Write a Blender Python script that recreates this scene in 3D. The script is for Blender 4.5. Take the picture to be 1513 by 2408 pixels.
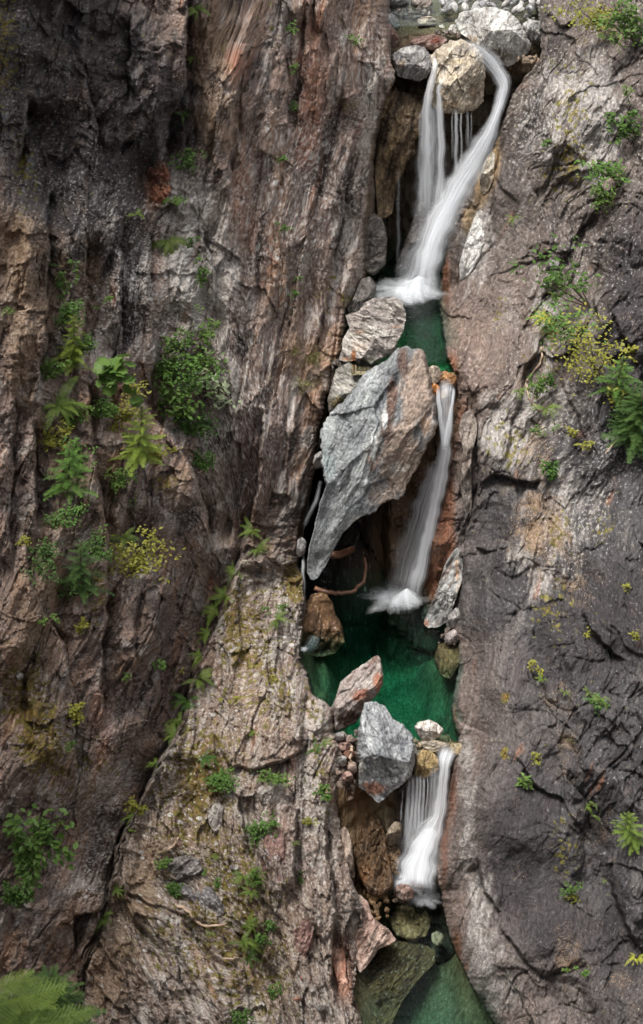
import bpy, math, random
import numpy as np
from mathutils import Vector, Matrix, Euler

for _o in list(bpy.data.objects):
    bpy.data.objects.remove(_o, do_unlink=True)
scene = bpy.context.scene
col = scene.collection
R = math.radians

# ------------------------------------------------------------------ camera
CAM_Z, PITCH, FPX = 24.0, 32.0, 4493.0          # focal length in units of the 1513 x 2408 tracing frame
cam_d = bpy.data.cameras.new('camera')
cam = bpy.data.objects.new('camera', cam_d)
col.objects.link(cam)
cam.location = (0, 0, CAM_Z)
cam.rotation_euler = (R(90 - PITCH), 0, 0)
cam_d.sensor_fit = 'VERTICAL'
cam_d.sensor_height = 24
cam_d.angle_y = 2 * math.atan(1204.0 / FPX)
cam_d.clip_start = 0.1
cam_d.clip_end = 2000
scene.camera = cam

# ------------------------------------------------------------------ sky, sun, exposure
SUN_EL, SUN_AZ = 70.0, 225.0                    # azimuth clockwise from +Y (upstream)
world = bpy.data.worlds.new('World')
scene.world = world
world.use_nodes = True
wn = world.node_tree.nodes
wl = world.node_tree.links
wn.clear()
sky = wn.new('ShaderNodeTexSky')
sky.sky_type = 'NISHITA'
sky.sun_disc = False
sky.sun_elevation = R(SUN_EL)
sky.sun_rotation = R(SUN_AZ)
sky.air_density = 1.0
sky.dust_density = 4.0
sky.ozone_density = 0.6
hsv = wn.new('ShaderNodeHueSaturation')
hsv.inputs['Saturation'].default_value = 0.22    # thin overcast
bg = wn.new('ShaderNodeBackground')
bg.inputs['Strength'].default_value = 0.088
wo = wn.new('ShaderNodeOutputWorld')
wl.new(sky.outputs[0], hsv.inputs['Color'])
wl.new(hsv.outputs[0], bg.inputs['Color'])
wl.new(bg.outputs[0], wo.inputs['Surface'])

sun_d = bpy.data.lights.new('sun', 'SUN')
sun_d.energy = 1.5
sun_d.angle = R(18)
sun_d.color = (1.0, 0.965, 0.91)
sun = bpy.data.objects.new('sun', sun_d)
col.objects.link(sun)
_sd = Vector((math.sin(R(SUN_AZ)) * math.cos(R(SUN_EL)), math.cos(R(SUN_AZ)) * math.cos(R(SUN_EL)), math.sin(R(SUN_EL))))
sun.rotation_euler = _sd.to_track_quat('Z', 'Y').to_euler()
sun.location = (0, 0, 60)

vs = scene.view_settings
vs.view_transform = 'Standard'
vs.look = 'None'
vs.gamma = 1.0
vs.exposure = 1.66
vs.use_curve_mapping = False
scene.render.engine = 'CYCLES'
scene.cycles.use_denoising = True
scene.cycles.max_bounces = 6
scene.cycles.diffuse_bounces = 3
scene.cycles.volume_bounces = 0
scene.cycles.transparent_max_bounces = 24

# ------------------------------------------------------------------ projection helper
CP, SP = math.cos(R(PITCH)), math.sin(R(PITCH))


def at(px, py, D):
    """world point seen at (px, py) of the tracing frame, at D metres up the gorge (world Y)"""
    a = (np.asarray(px, np.float64) - 756.5) / FPX
    b = (1204.0 - np.asarray(py, np.float64)) / FPX
    dy = b * SP + CP
    dz = b * CP - SP
    k = D / dy
    return np.stack([a * k, dy * k + 0 * a, CAM_Z + dz * k + 0 * a], -1)


def plane_D(py, z):
    """D at which the line of sight through row py meets height z"""
    b = (1204.0 - py) / FPX
    return (z - CAM_Z) * (b * SP + CP) / (b * CP - SP)


# ------------------------------------------------------------------ noise (numpy)
_rng = np.random.RandomState(7)
_perm = np.tile(_rng.permutation(256), 2).astype(np.int32)
_ang = _rng.rand(256) * 2 * np.pi
_gx, _gy = np.cos(_ang).astype(np.float32), np.sin(_ang).astype(np.float32)
_rv = _rng.rand(4, 256).astype(np.float32)


def noise(x, y, seed=0):
    x = np.asarray(x, np.float32) + seed * 17.31
    y = np.asarray(y, np.float32) + seed * 9.77
    xf, yf = np.floor(x), np.floor(y)
    xi, yi = xf.astype(np.int32) & 255, yf.astype(np.int32) & 255
    fx, fy = x - xf, y - yf
    u = fx * fx * fx * (fx * (fx * 6 - 15) + 10)
    v = fy * fy * fy * (fy * (fy * 6 - 15) + 10)

    def g(ix, iy, dx, dy):
        h = _perm[_perm[ix & 255] + (iy & 255)]
        return _gx[h] * dx + _gy[h] * dy
    a = g(xi, yi, fx, fy)
    b = g(xi + 1, yi, fx - 1, fy)
    c = g(xi, yi + 1, fx, fy - 1)
    d = g(xi + 1, yi + 1, fx - 1, fy - 1)
    ab = a + u * (b - a)
    return (ab + v * (c + u * (d - c) - ab)) * 1.45      # about -1..1


def fbm(x, y, seed=0, octv=4, gain=0.5, lac=2.07):
    s, a, t = 0, 1.0, 0
    for i in range(octv):
        s = s + a * noise(x * lac ** i, y * lac ** i, seed + i * 3.7)
        t += a
        a *= gain
    return s / t


def ridged(x, y, seed=0, octv=3):
    s, a, t = 0, 1.0, 0
    for i in range(octv):
        s = s + a * (1 - 2 * np.abs(noise(x * 2.1 ** i, y * 2.1 ** i, seed + i * 5.1)))
        t += a
        a *= 0.5
    return s / t


def voronoi(x, y, seed=0):
    """F1, F2, random value, offset to nearest point, second random"""
    x = np.asarray(x, np.float32) + seed * 13.7
    y = np.asarray(y, np.float32) + seed * 7.9
    xf, yf = np.floor(x), np.floor(y)
    F1 = np.full(x.shape, 9.0, np.float32)
    F2 = np.full(x.shape, 9.0, np.float32)
    H = np.zeros(x.shape, np.int32)
    OX = np.zeros(x.shape, np.float32)
    OY = np.zeros(x.shape, np.float32)
    for i in (-1, 0, 1):
        for j in (-1, 0, 1):
            cx, cy = xf + i, yf + j
            h = _perm[_perm[cx.astype(np.int32) & 255] + (cy.astype(np.int32) & 255)]
            dx = cx + _rv[0][h] - x
            dy = cy + _rv[1][h] - y
            d = dx * dx + dy * dy
            near = d < F1
            F2 = np.where(near, F1, np.minimum(F2, d))
            F1 = np.where(near, d, F1)
            H = np.where(near, h, H)
            OX = np.where(near, dx, OX)
            OY = np.where(near, dy, OY)
    return np.sqrt(F1), np.sqrt(F2), _rv[2][H], -OX, -OY, _rv[3][H]


def sstep(a, b, x):
    t = np.clip((x - a) / (b - a), 0, 1)
    return t * t * (3 - 2 * t)


def lin(*c):
    c = np.array(c, np.float64) / 255.0
    return np.where(c <= 0.04045, c / 12.92, ((c + 0.055) / 1.055) ** 2.4).astype(np.float32)


def mixc(c, colr, m):
    m = np.clip(m, 0, 1)[..., None]
    return c * (1 - m) + np.asarray(colr, np.float32) * m


def blobs(px, py, lst):
    s = np.zeros(np.shape(px), np.float32)
    for (x, y, rx, ry, w) in lst:
        s += w * np.exp(-(((px - x) / rx) ** 2 + ((py - y) / ry) ** 2)).astype(np.float32)
    return s


def interp(pts, k=1):
    p = sorted(pts)
    xs = [q[0] for q in p]
    ys = [q[k] for q in p]
    return lambda v: np.interp(v, xs, ys)


def tps(pts):
    P = np.array(pts, np.float64)
    xy, d = P[:, :2] / 1000.0, P[:, 2]
    n = len(P)

    def K(a, b):
        r2 = ((a[:, None, :] - b[None, :, :]) ** 2).sum(-1)
        return 0.5 * r2 * np.log(r2 + 1e-12)
    A = np.zeros((n + 3, n + 3))
    A[:n, :n] = K(xy, xy) + 1e-4 * np.eye(n)
    A[:n, n] = 1
    A[:n, n + 1:] = xy
    A[n:, :n] = A[:n, n:].T
    w = np.linalg.solve(A, np.r_[d, 0, 0, 0])

    def f(px, py):
        q = np.stack([np.ravel(px), np.ravel(py)], -1) / 1000.0
        o = np.empty(len(q))
        for i in range(0, len(q), 60000):
            qq = q[i:i + 60000]
            o[i:i + 60000] = K(qq, xy) @ w[:n] + w[n] + qq @ w[n + 1:]
        return o.reshape(np.shape(px))
    return f


def pline(px, py, pts, reach):
    """signed distance to a polyline (positive on the right when walking down it) and a taper to its ends"""
    out = np.full(px.shape, 1e6, np.float32)
    P = np.array(pts, np.float32)
    m = ((px > P[:, 0].min() - reach) & (px < P[:, 0].max() + reach) &
         (py > P[:, 1].min() - reach) & (py < P[:, 1].max() + reach))
    x, y = px[m], py[m]
    best = np.full(x.shape, 1e6, np.float32)
    sg = np.ones(x.shape, np.float32)
    L = np.r_[0, np.cumsum(np.hypot(np.diff(P[:, 0]), np.diff(P[:, 1])))]
    along = np.zeros(x.shape, np.float32)
    for i in range(len(P) - 1):
        ax, ay = P[i]
        bx, by = P[i + 1]
        dx, dy = bx - ax, by - ay
        l2 = dx * dx + dy * dy
        t = np.clip(((x - ax) * dx + (y - ay) * dy) / l2, 0, 1)
        ex, ey = x - (ax + t * dx), y - (ay + t * dy)
        d = np.hypot(ex, ey)
        s = -(dx * (y - ay) - dy * (x - ax))
        near = d < best
        best = np.where(near, d, best)
        sg = np.where(near, np.sign(s), sg)
        along = np.where(near, L[i] + t * math.sqrt(l2), along)
    out[m] = best * np.where(sg == 0, 1, sg)
    tap = np.zeros(px.shape, np.float32)
    e = min(60.0, L[-1] * 0.3)
    tap[m] = sstep(0, e, along) * sstep(0, e, L[-1] - along)
    return out, tap


# ------------------------------------------------------------------ mesh helpers
def link(o, parent=None):
    col.objects.link(o)
    if parent is not None:
        o.parent = parent
    return o


def tag(o, label=None, cat=None, group=None, kind=None):
    if label:
        o['label'] = label
    if cat:
        o['category'] = cat
    if group:
        o['group'] = group
    if kind:
        o['kind'] = kind
    return o


def np_mesh(name, verts, faces, mat=None, smooth=True, attrs=None):
    """verts (n,3); faces (m,4) or (m,3) int array"""
    me = bpy.data.meshes.new(name)
    verts = np.ascontiguousarray(verts, np.float32)
    faces = np.ascontiguousarray(faces, np.int32)
    k = faces.shape[1]
    me.vertices.add(len(verts))
    me.vertices.foreach_set('co', verts.ravel())
    me.loops.add(faces.size)
    me.loops.foreach_set('vertex_index', faces.ravel())
    me.polygons.add(len(faces))
    me.polygons.foreach_set('loop_start', np.arange(0, faces.size, k, dtype=np.int32))
    me.polygons.foreach_set('loop_total', np.full(len(faces), k, np.int32))
    me.polygons.foreach_set('use_smooth', np.full(len(faces), smooth, bool))
    for nm, (typ, arr) in (attrs or {}).items():
        a = me.attributes.new(nm, typ, 'POINT')
        arr = np.ascontiguousarray(arr, np.float32)
        if typ == 'FLOAT_COLOR':
            if arr.shape[-1] == 3:
                arr = np.concatenate([arr, np.ones(arr.shape[:-1] + (1,), np.float32)], -1)
            a.data.foreach_set('color', arr.ravel())
        elif typ == 'FLOAT_VECTOR':
            a.data.foreach_set('vector', arr.ravel())
        else:
            a.data.foreach_set('value', arr.ravel())
    me.update(calc_edges=True)
    if mat:
        me.materials.append(mat)
    return me


def grid_faces(nr, nc, wrap=False, flip=False):
    r = np.arange(nr - 1)[:, None]
    c = np.arange(nc if wrap else nc - 1)[None, :]
    c2 = (c + 1) % nc
    f = np.stack([r * nc + c, r * nc + c2, (r + 1) * nc + c2, (r + 1) * nc + c], -1).reshape(-1, 4)
    return f[:, ::-1] if flip else f


class MB:
    """collects small shapes into one mesh"""

    def __init__(self):
        self.v, self.f = [], []

    def tube(self, pts, radii, n=6):
        pts = [Vector(p) for p in pts]
        base = len(self.v)
        up = Vector((0.13, 0.31, 0.94))
        for i, p in enumerate(pts):
            t = (pts[min(i + 1, len(pts) - 1)] - pts[max(i - 1, 0)]).normalized()
            a = t.cross(up)
            if a.length < 1e-3:
                a = t.cross(Vector((1, 0, 0)))
            a.normalize()
            b = t.cross(a)
            for k in range(n):
                w = 2 * math.pi * k / n
                self.v.append(p + (a * math.cos(w) + b * math.sin(w)) * radii[i])
        for i in range(len(pts) - 1):
            for k in range(n):
                k2 = (k + 1) % n
                self.f.append((base + i * n + k, base + i * n + k2, base + (i + 1) * n + k2, base + (i + 1) * n + k))
        self.f.append(tuple(base + k for k in range(n))[::-1])
        self.f.append(tuple(base + (len(pts) - 1) * n + k for k in range(n)))

    def poly(self, pts):
        b = len(self.v)
        self.v += [Vector(p) for p in pts]
        self.f.append(tuple(range(b, b + len(pts))))

    def mesh(self, name, mat, smooth=False):
        me = bpy.data.meshes.new(name)
        me.from_pydata([tuple(v) for v in self.v], [], self.f)
        me.materials.append(mat)
        if smooth:
            me.polygons.foreach_set('use_smooth', [True] * len(me.polygons))
        return me


# ------------------------------------------------------------------ materials
def new_mat(name):
    m = bpy.data.materials.new(name)
    m.use_nodes = True
    nt = m.node_tree
    nt.nodes.clear()
    return m, nt, nt.nodes, nt.links


def rock_material():
    m, nt, N, L = new_mat('schist_rock')
    out = N.new('ShaderNodeOutputMaterial')
    bs = N.new('ShaderNodeBsdfPrincipled')
    L.new(bs.outputs[0], out.inputs['Surface'])

    def attr(nm):
        a = N.new('ShaderNodeAttribute')
        a.attribute_name = nm
        return a
    st = attr('st').outputs['Vector']

    def mapped(sx, sy):
        mp = N.new('ShaderNodeMapping')
        mp.inputs['Scale'].default_value = (sx, sy, 1)
        L.new(st, mp.inputs['Vector'])
        return mp.outputs[0]

    def noi(vec, detail=5, rough=0.6, dist=0.0):
        n = N.new('ShaderNodeTexNoise')
        n.inputs['Scale'].default_value = 1
        n.inputs['Detail'].default_value = detail
        n.inputs['Roughness'].default_value = rough
        n.inputs['Distortion'].default_value = dist
        L.new(vec, n.inputs['Vector'])
        return n.outputs['Fac']

    def math_(op, a, b=None, clamp=False):
        n = N.new('ShaderNodeMath')
        n.operation = op
        n.use_clamp = clamp
        for i, v in enumerate((a, b)):
            if v is None:
                continue
            if isinstance(v, (int, float)):
                n.inputs[i].default_value = v
            else:
                L.new(v, n.inputs[i])
        return n.outputs[0]

    def rng(v, a, b, c, d, smooth=False):
        n = N.new('ShaderNodeMapRange')
        if smooth:
            n.interpolation_type = 'SMOOTHSTEP'
        L.new(v, n.inputs['Value'])
        for i, q in zip(('From Min', 'From Max', 'To Min', 'To Max'), (a, b, c, d)):
            n.inputs[i].default_value = q
        return n.outputs[0]

    def mix(fac, a, b, mode='MIX'):
        n = N.new('ShaderNodeMix')
        n.data_type = 'RGBA'
        n.blend_type = mode
        if isinstance(fac, (int, float)):
            n.inputs[0].default_value = fac
        else:
            L.new(fac, n.inputs[0])
        for s, v in ((6, a), (7, b)):
            if isinstance(v, tuple):
                n.inputs[s].default_value = (*v, 1)
            else:
                L.new(v, n.inputs[s])
        return n.outputs[2]

    streak = noi(mapped(14, 6), 3, 0.6, 0.8)
    speck = noi(mapped(17, 12), 4, 0.74)
    grit = noi(mapped(42, 36), 2, 0.7)
    k = math_('MULTIPLY', rng(streak, 0.3, 0.7, 0.72, 1.3), rng(speck, 0.34, 0.66, 0.5, 1.55))
    kc = N.new('ShaderNodeCombineColor')
    for i in range(3):
        L.new(k, kc.inputs[i])
    c = mix(1.0, attr('col').outputs['Color'], kc.outputs[0], 'MULTIPLY')
    # pale crust where the speckle is high
    la = attr('lichen').outputs['Fac']
    c = mix(rng(math_('ADD', math_('MULTIPLY', la, 0.22), speck), 0.60, 0.69, 0, 0.72, True), c, (0.46, 0.44, 0.41))
    # dead needles and leaves
    lm = math_('ADD', attr('litter').outputs['Fac'], rng(grit, 0.25, 0.75, -0.6, 0.6))
    litc = mix(rng(speck, 0.35, 0.65, 0, 1), (0.11, 0.068, 0.042), (0.36, 0.255, 0.17))
    c = mix(rng(lm, 0.0, 0.16, 0, 0.92, True), c, litc)
    # moss
    mn = noi(mapped(8, 7), 4, 0.68)
    mm = math_('ADD', attr('moss').outputs['Fac'], rng(mn, 0.25, 0.75, -0.6, 0.6))
    mossc = mix(rng(mn, 0.45, 0.62, 0, 1), (0.15, 0.085, 0.018), (0.145, 0.135, 0.03))
    mossc = mix(1.0, mossc, kc.outputs[0], 'MULTIPLY')
    c = mix(rng(mm, 0.0, 0.14, 0, 0.92, True), c, mossc)
    # crustose lichen discs
    def spots(scale, hi):
        v = N.new('ShaderNodeTexVoronoi')
        v.inputs['Scale'].default_value = scale
        v.inputs['Randomness'].default_value = 1
        L.new(st, v.inputs['Vector'])
        sep = N.new('ShaderNodeSeparateColor')
        L.new(v.outputs['Color'], sep.inputs[0])
        rad = math_('ADD', rng(sep.outputs[0], 1 - hi, 1.0, 0, 0.40), rng(grit, 0.3, 0.7, -0.07, 0.07))
        return rng(math_('SUBTRACT', rad, v.outputs['Distance']), 0.0, 0.06, 0, 1)
    sp = math_('MAXIMUM', spots(6.0, 0.42), spots(14, 0.45))
    c = mix(math_('MULTIPLY', sp, rng(la, 0.25, 0.5, 0, 0.85)), c, (0.62, 0.60, 0.56))
    # wet rock: darker, glossier
    wet = attr('wet').outputs['Fac']
    c = mix(math_('MULTIPLY', wet, 0.6), c, mix(1.0, c, (0.42, 0.36, 0.30), 'MULTIPLY'))
    L.new(c, bs.inputs['Base Color'])
    L.new(math_('SUBTRACT', rng(speck, 0.3, 0.7, 0.66, 0.88), math_('MULTIPLY', wet, 0.42)), bs.inputs['Roughness'])
    bs.inputs['Specular IOR Level'].default_value = 0.3
    h = math_('ADD', math_('MULTIPLY', streak, 0.8), math_('MULTIPLY', speck, 1.0))
    bp = N.new('ShaderNodeBump')
    bp.inputs['Strength'].default_value = 0.9
    bp.inputs['Distance'].default_value = 0.06
    L.new(h, bp.inputs['Height'])
    L.new(bp.outputs[0], bs.inputs['Normal'])
    return m


ROCK = rock_material()


def rock_attrs(S, T, C, lichen, wet, moss, litter):
    n = S.size
    z = np.zeros(n, np.float32)
    b = lambda a: np.broadcast_to(np.asarray(a, np.float32), S.shape).ravel()
    return {'st': ('FLOAT_VECTOR', np.stack([S.ravel(), T.ravel(), z], -1)),
            'col': ('FLOAT_COLOR', C.reshape(-1, 3)),
            'lichen': ('FLOAT', b(lichen)), 'wet': ('FLOAT', b(wet)), 'moss': ('FLOAT', b(moss)),
            'litter': ('FLOAT', b(litter))}


def chisel(x, y, seed=0, k=0.9, tilt=0.8):
    """continuous angular relief: planes of random tilt meeting in crisp valleys and crisp arrises, about -1..1"""
    def one(x, y, seed):
        x = np.asarray(x, np.float32) + seed * 13.7
        y = np.asarray(y, np.float32) + seed * 7.9
        xf, yf = np.floor(x), np.floor(y)
        H = np.full(x.shape, -9.0, np.float32)
        for i in (-1, 0, 1):
            for j in (-1, 0, 1):
                cx, cy = xf + i, yf + j
                h = _perm[_perm[cx.astype(np.int32) & 255] + (cy.astype(np.int32) & 255)]
                dx = x - cx - _rv[0][h]
                dy = y - cy - _rv[1][h]
                a = _rv[3][h] * 6.283
                H = np.maximum(H, _rv[2][h] - 0.5 + tilt * (np.cos(a) * dx + np.sin(a) * dy) - k * (dx * dx + dy * dy))
        return H
    wx = 0.3 * fbm(x * 0.9, y * 0.9, seed + 71, 3)
    wy = 0.3 * fbm(x * 0.9, y * 0.9, seed + 72, 3)
    return one(x + wx, y + wy, seed) - one(x * 1.13 + wx, y * 1.13 + wy, seed + 5)


def grooves(S, T, seed, sx, sy, width):
    """thin joints running along the foliation: 1 in the joint, 0 away from it"""
    g = np.abs(noise(S / sx + 0.25 * noise(S / sx * 2.3, T / sy * 2, seed + 4), T / sy, seed))
    br = sstep(-0.15, 0.25, noise(S / sx * 0.7, T / sy * 1.3, seed + 8))
    return np.exp(-(g / width) ** 2) * br


def blocks(S, T, seed, sx, sy):
    """stepped blocks: columns broken across at uneven heights, some with a shelf on top, some undercut; -0.5..0.5"""
    s = S / sx + 0.35 * fbm(S / sx * 0.8, T / sy * 0.8, seed, 3)
    c = np.floor(s).astype(np.int32) & 255
    ph, lnth = _rv[0][_perm[(c + int(seed)) & 255]], 0.6 + _rv[1][_perm[(c + 31) & 255]]
    t = T / sy / lnth + ph * 7 + 0.5 * (s - np.floor(s)) * (_rv[2][c] - 0.5) * 2.5 + 0.15 * fbm(S / sx * 2, T / sy * 2, seed + 3, 3)
    k = np.floor(t)
    saw = t - k
    h = _perm[(_perm[c] + k.astype(np.int32)) & 255]
    sg = np.where(_rv[3][h] > 0.4, 1.0, -0.7)
    return ((saw - 0.5) * sg * (0.3 + 0.7 * _rv[2][h]) + 0.6 * (_rv[1][h] - 0.5)).astype(np.float32)


def facets(S, T, seed, sx, sy, amp, tilt, crack=0.0):
    """broken plates: every cell has its own height and tilt, with an open joint between cells"""
    wx = fbm(S / sx * 0.9, T / sy * 0.9, seed + 50, 3) * 0.35
    wy = fbm(S / sx * 0.9, T / sy * 0.9, seed + 60, 3) * 0.35
    F1, F2, rnd, ox, oy, r2 = voronoi(S / sx + wx, T / sy + wy, seed)
    h = (rnd - 0.5) * amp
    a = r2 * 6.283
    h = h + (np.cos(a) * ox + np.sin(a) * oy) * tilt
    if crack:
        h = h - crack * np.exp(-((F2 - F1) / 0.07) ** 2) * (r2 > 0.35)
    return h.astype(np.float32), rnd, F2 - F1

# ================================================================== SETTING: the two cliffs
PXM = 0.0090                                     # metres per tracing unit at mid depth
rows = np.r_[np.linspace(-300, 0, 44, endpoint=False), np.arange(0, 2408, 2.5), np.linspace(2408, 2720, 44)]


def carve(px, py, lines, seed, jit=9.0):
    wx = px + jit * fbm(px / 60, py / 60, seed, 3)
    wy = py + jit * fbm(px / 60, py / 60, seed + 9, 3)
    h = np.zeros(px.shape, np.float32)
    for (pts, amp, w, side) in lines:
        d, tap = pline(wx, wy, pts, w * 4 + 20)
        d = d * side
        ad = np.abs(d)
        rec = np.where(d > 0, -amp * np.exp(-ad / w), 0.28 * amp * np.exp(-ad / w))
        e = sstep(-4, 4, d)
        rec = np.where(ad < 4, 0.28 * amp * (1 - e) - amp * e, rec)
        h += rec * tap * np.clip(0.8 + 0.7 * noise(px / 170, py / 170, seed + len(pts) + amp * 7), 0.35, 1.2)
    return h


def cell_lookup(G, px, py):
    r = np.searchsorted(G['rows'], py)
    r = int(np.clip(r, 1, len(G['rows']) - 2))
    c = int(np.clip(np.argmin(np.abs(G['PX'][r] - px)), 1, G['PX'].shape[1] - 2))
    P = G['P']
    R_, C_ = P.shape[0] - 1, P.shape[1] - 1
    du = P[r, min(c + 14, C_)] - P[r, max(c - 14, 0)]
    dv = P[min(r + 12, R_), c] - P[max(r - 12, 0), c]
    n = np.cross(dv, du)
    n = n / (np.linalg.norm(n) + 1e-9)
    if n @ (np.array([0, 0, CAM_Z]) - P[r, c]) < 0:
        n = -n
    return Vector(P[r, c]), Vector(n)


# ---------------------------------------------------------------- left cliff with its ledge
LE = [(-300, 895), (0, 900), (60, 904), (120, 912), (160, 922), (185, 930), (215, 912), (244, 897), (331, 872), (400, 868), (458, 863), (540, 851),
      (600, 856), (640, 852), (692, 837), (728, 810), (815, 803), (845, 796), (900, 782), (947, 764), (1013, 748), (1060, 742),
      (1125, 733), (1171, 721), (1202, 708), (1253, 700), (1324, 696), (1350, 710), (1431, 716), (1492, 708), (1533, 700),
      (1558, 705), (1589, 722), (1632, 732), (1650, 762), (1670, 786), (1721, 787), (1757, 809), (1844, 802), (1925, 798),
      (1990, 806), (2060, 826), (2098, 838), (2140, 856), (2200, 850), (2241, 846), (2271, 839), (2322, 833), (2363, 829), (2404, 852), (2720, 900)]
LI = [(-300, 900), (185, 934), (215, 922), (331, 920), (450, 916), (600, 906), (690, 887), (728, 850), (815, 812), (900, 790),
      (1013, 756), (1324, 702), (2720, 905)]
LD = tps([(900, 0, 41.0), (925, 180, 40.5), (870, 330, 40.3), (855, 540, 39.5), (809, 728, 38.5), (796, 845, 37.5), (745, 1013, 36.3),
          (715, 1190, 35.3), (695, 1324, 34.5), (716, 1431, 33.6), (700, 1533, 32.4), (723, 1589, 31.6), (786, 1670, 30.3),
          (809, 1757, 29.35), (801, 1844, 28.8), (798, 1925, 28.25), (800, 2050, 27.4), (844, 2103, 27.2), (846, 2200, 26.9),
          (839, 2271, 26.5), (829, 2363, 25.5), (852, 2404, 25.1),
          (590, 1250, 34.2), (530, 1400, 33.0), (490, 1490, 32.0), (450, 1620, 30.5), (430, 1700, 29.6), (370, 1800, 28.6), (330, 1880, 27.9),
          (280, 1980, 27.0), (262, 2080, 26.1), (250, 2150, 25.5), (200, 2260, 24.6), (180, 2408, 23.5), (500, 2408, 24.3), (550, 2000, 27.5),
          (600, 1700, 30.0), (620, 1500, 32.3), (600, 2250, 25.7),
          (0, 2408, 22.7), (0, 2080, 24.4), (0, 1700, 26.0), (0, 1300, 27.6), (0, 900, 29.2), (0, 500, 30.6), (0, 0, 32.0),
          (260, 1000, 31.2), (260, 500, 32.8), (260, 0, 34.2), (450, 0, 36.2), (450, 500, 35.3), (430, 1000, 33.2), (560, 1000, 34.8), (400, 1180, 31.9), (380, 1300, 31.4), (470, 1300, 32.4), (400, 1500, 30.6),
          (650, 500, 37.4), (650, 0, 38.5), (660, 1000, 35.6), (260, 1500, 29.1), (240, 1800, 27.2), (-400, 1200, 25.0), (-400, 0, 29.0), (-400, 2400, 21.5)])
LLINES = [
    ([(438, -60), (438, 148), (433, 219), (402, 265), (392, 326), (387, 400)], 0.95, 70, 1),
    ([(420, 225), (387, 250), (351, 285), (306, 326), (250, 360)], 0.55, 60, 1),
    ([(578, 120), (575, 153), (550, 255), (540, 356), (530, 500)], 0.45, 55, 1),
    ([(667, 20), (672, 153), (677, 285), (657, 407), (632, 520)], 0.45, 40, 1),
    ([(780, 220), (764, 305), (723, 560), (698, 780)], 0.4, 40, 1),
    ([(835, 330), (800, 520), (770, 700), (735, 860)], 0.35, 35, 1),
    ([(720, 10), (712, 178), (690, 330)], 0.35, 35, -1),
    ([(355, 480), (380, 486), (412, 470)][::-1], 0.5, 45, 1),
    ([(115, 430), (112, 600), (110, 764), (92, 920)], 0.75, 42, 1),
    ([(204, 540), (201, 754), (188, 870)], 0.5, 34, 1),
    ([(283, 490), (285, 662), (292, 840)], 0.55, 46, 1),
    ([(356, 500), (351, 637), (367, 815), (345, 960)], 0.45, 50, 1),
    ([(470, 520), (505, 640), (495, 800)], 0.3, 30, 1),
    ([(0, 475), (41, 397), (60, 310), (66, 220)], 0.8, 90, -1),
    ([(210, 40), (195, 160), (230, 300), (220, 420)], 0.45, 45, 1),
    ([(320, 20), (300, 150), (325, 260)], 0.35, 35, -1),
    ([(36, 930), (30, 1100), (20, 1227), (25, 1320)], 0.45, 40, 1),
    ([(81, 985), (84, 1150), (87, 1260)], 0.8, 40, 1),
    ([(204, 900), (219, 1024), (234, 1151), (258, 1278), (250, 1405), (240, 1580), (250, 1720)], 0.7, 50, 1),
    ([(306, 880), (357, 973), (423, 1049), (469, 1141), (489, 1227), (496, 1300)], 1.0, 62, 1),
    ([(60, 1240), (75, 1390), (150, 1520), (180, 1680), (172, 1850)], 0.5, 50, 1),
    ([(620, 960), (612, 1100), (592, 1205), (565, 1304), (535, 1390), (500, 1480), (455, 1590), (430, 1700), (370, 1800), (330, 1880),
      (285, 1970), (262, 2060), (255, 2120)], 0.85, 80, -1),
    ([(262, 2118), (215, 2148), (178, 2154), (172, 2260)], 0.6, 46, 1),
    ([(420, 1350), (385, 1480), (375, 1640), (330, 1760)], 0.45, 40, 1),
    ([(330, 1330), (320, 1500), (300, 1700)], 0.35, 30, 1),
    ([(690, 1180), (660, 1165), (630, 1150)], 0.35, 26, 1),
    ([(735, 860), (700, 960), (690, 1080)], 0.3, 32, 1),
    ([(500, 1740), (540, 1810), (640, 1800), (740, 1740)], 0.4, 34, -1),
    ([(610, 1960), (625, 2080), (640, 2180), (600, 2290)], 0.45, 36, -1),
    ([(560, 1880), (590, 2010)], 0.3, 26, 1),
    ([(770, 1860), (770, 2000), (790, 2150), (780, 2300), (800, 2400)], 0.5, 40, 1),
    ([(700, 1900), (690, 2010), (700, 2120)], 0.35, 30, 1),
    ([(300, 2150), (390, 2250), (480, 2400)], 0.3, 26, 1),
    ([(420, 2160), (500, 2260), (560, 2400)], 0.3, 26, 1),
]
mc = 84
u_m = np.linspace(-420, 0, mc, endpoint=False)
NF = 400
LEf, LIf = interp(LE), interp(LI)
er = LEf(rows) + 5 * fbm(rows / 22, rows * 0, 3, 3) + 3 * noise(rows / 6, rows * 0, 5)
uf = np.linspace(0, 1, NF)
PXl = np.concatenate([np.broadcast_to(u_m, (len(rows), mc)), uf[None, :] * er[:, None]], 1)
PYl = np.broadcast_to(rows[:, None], PXl.shape).copy()
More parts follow.
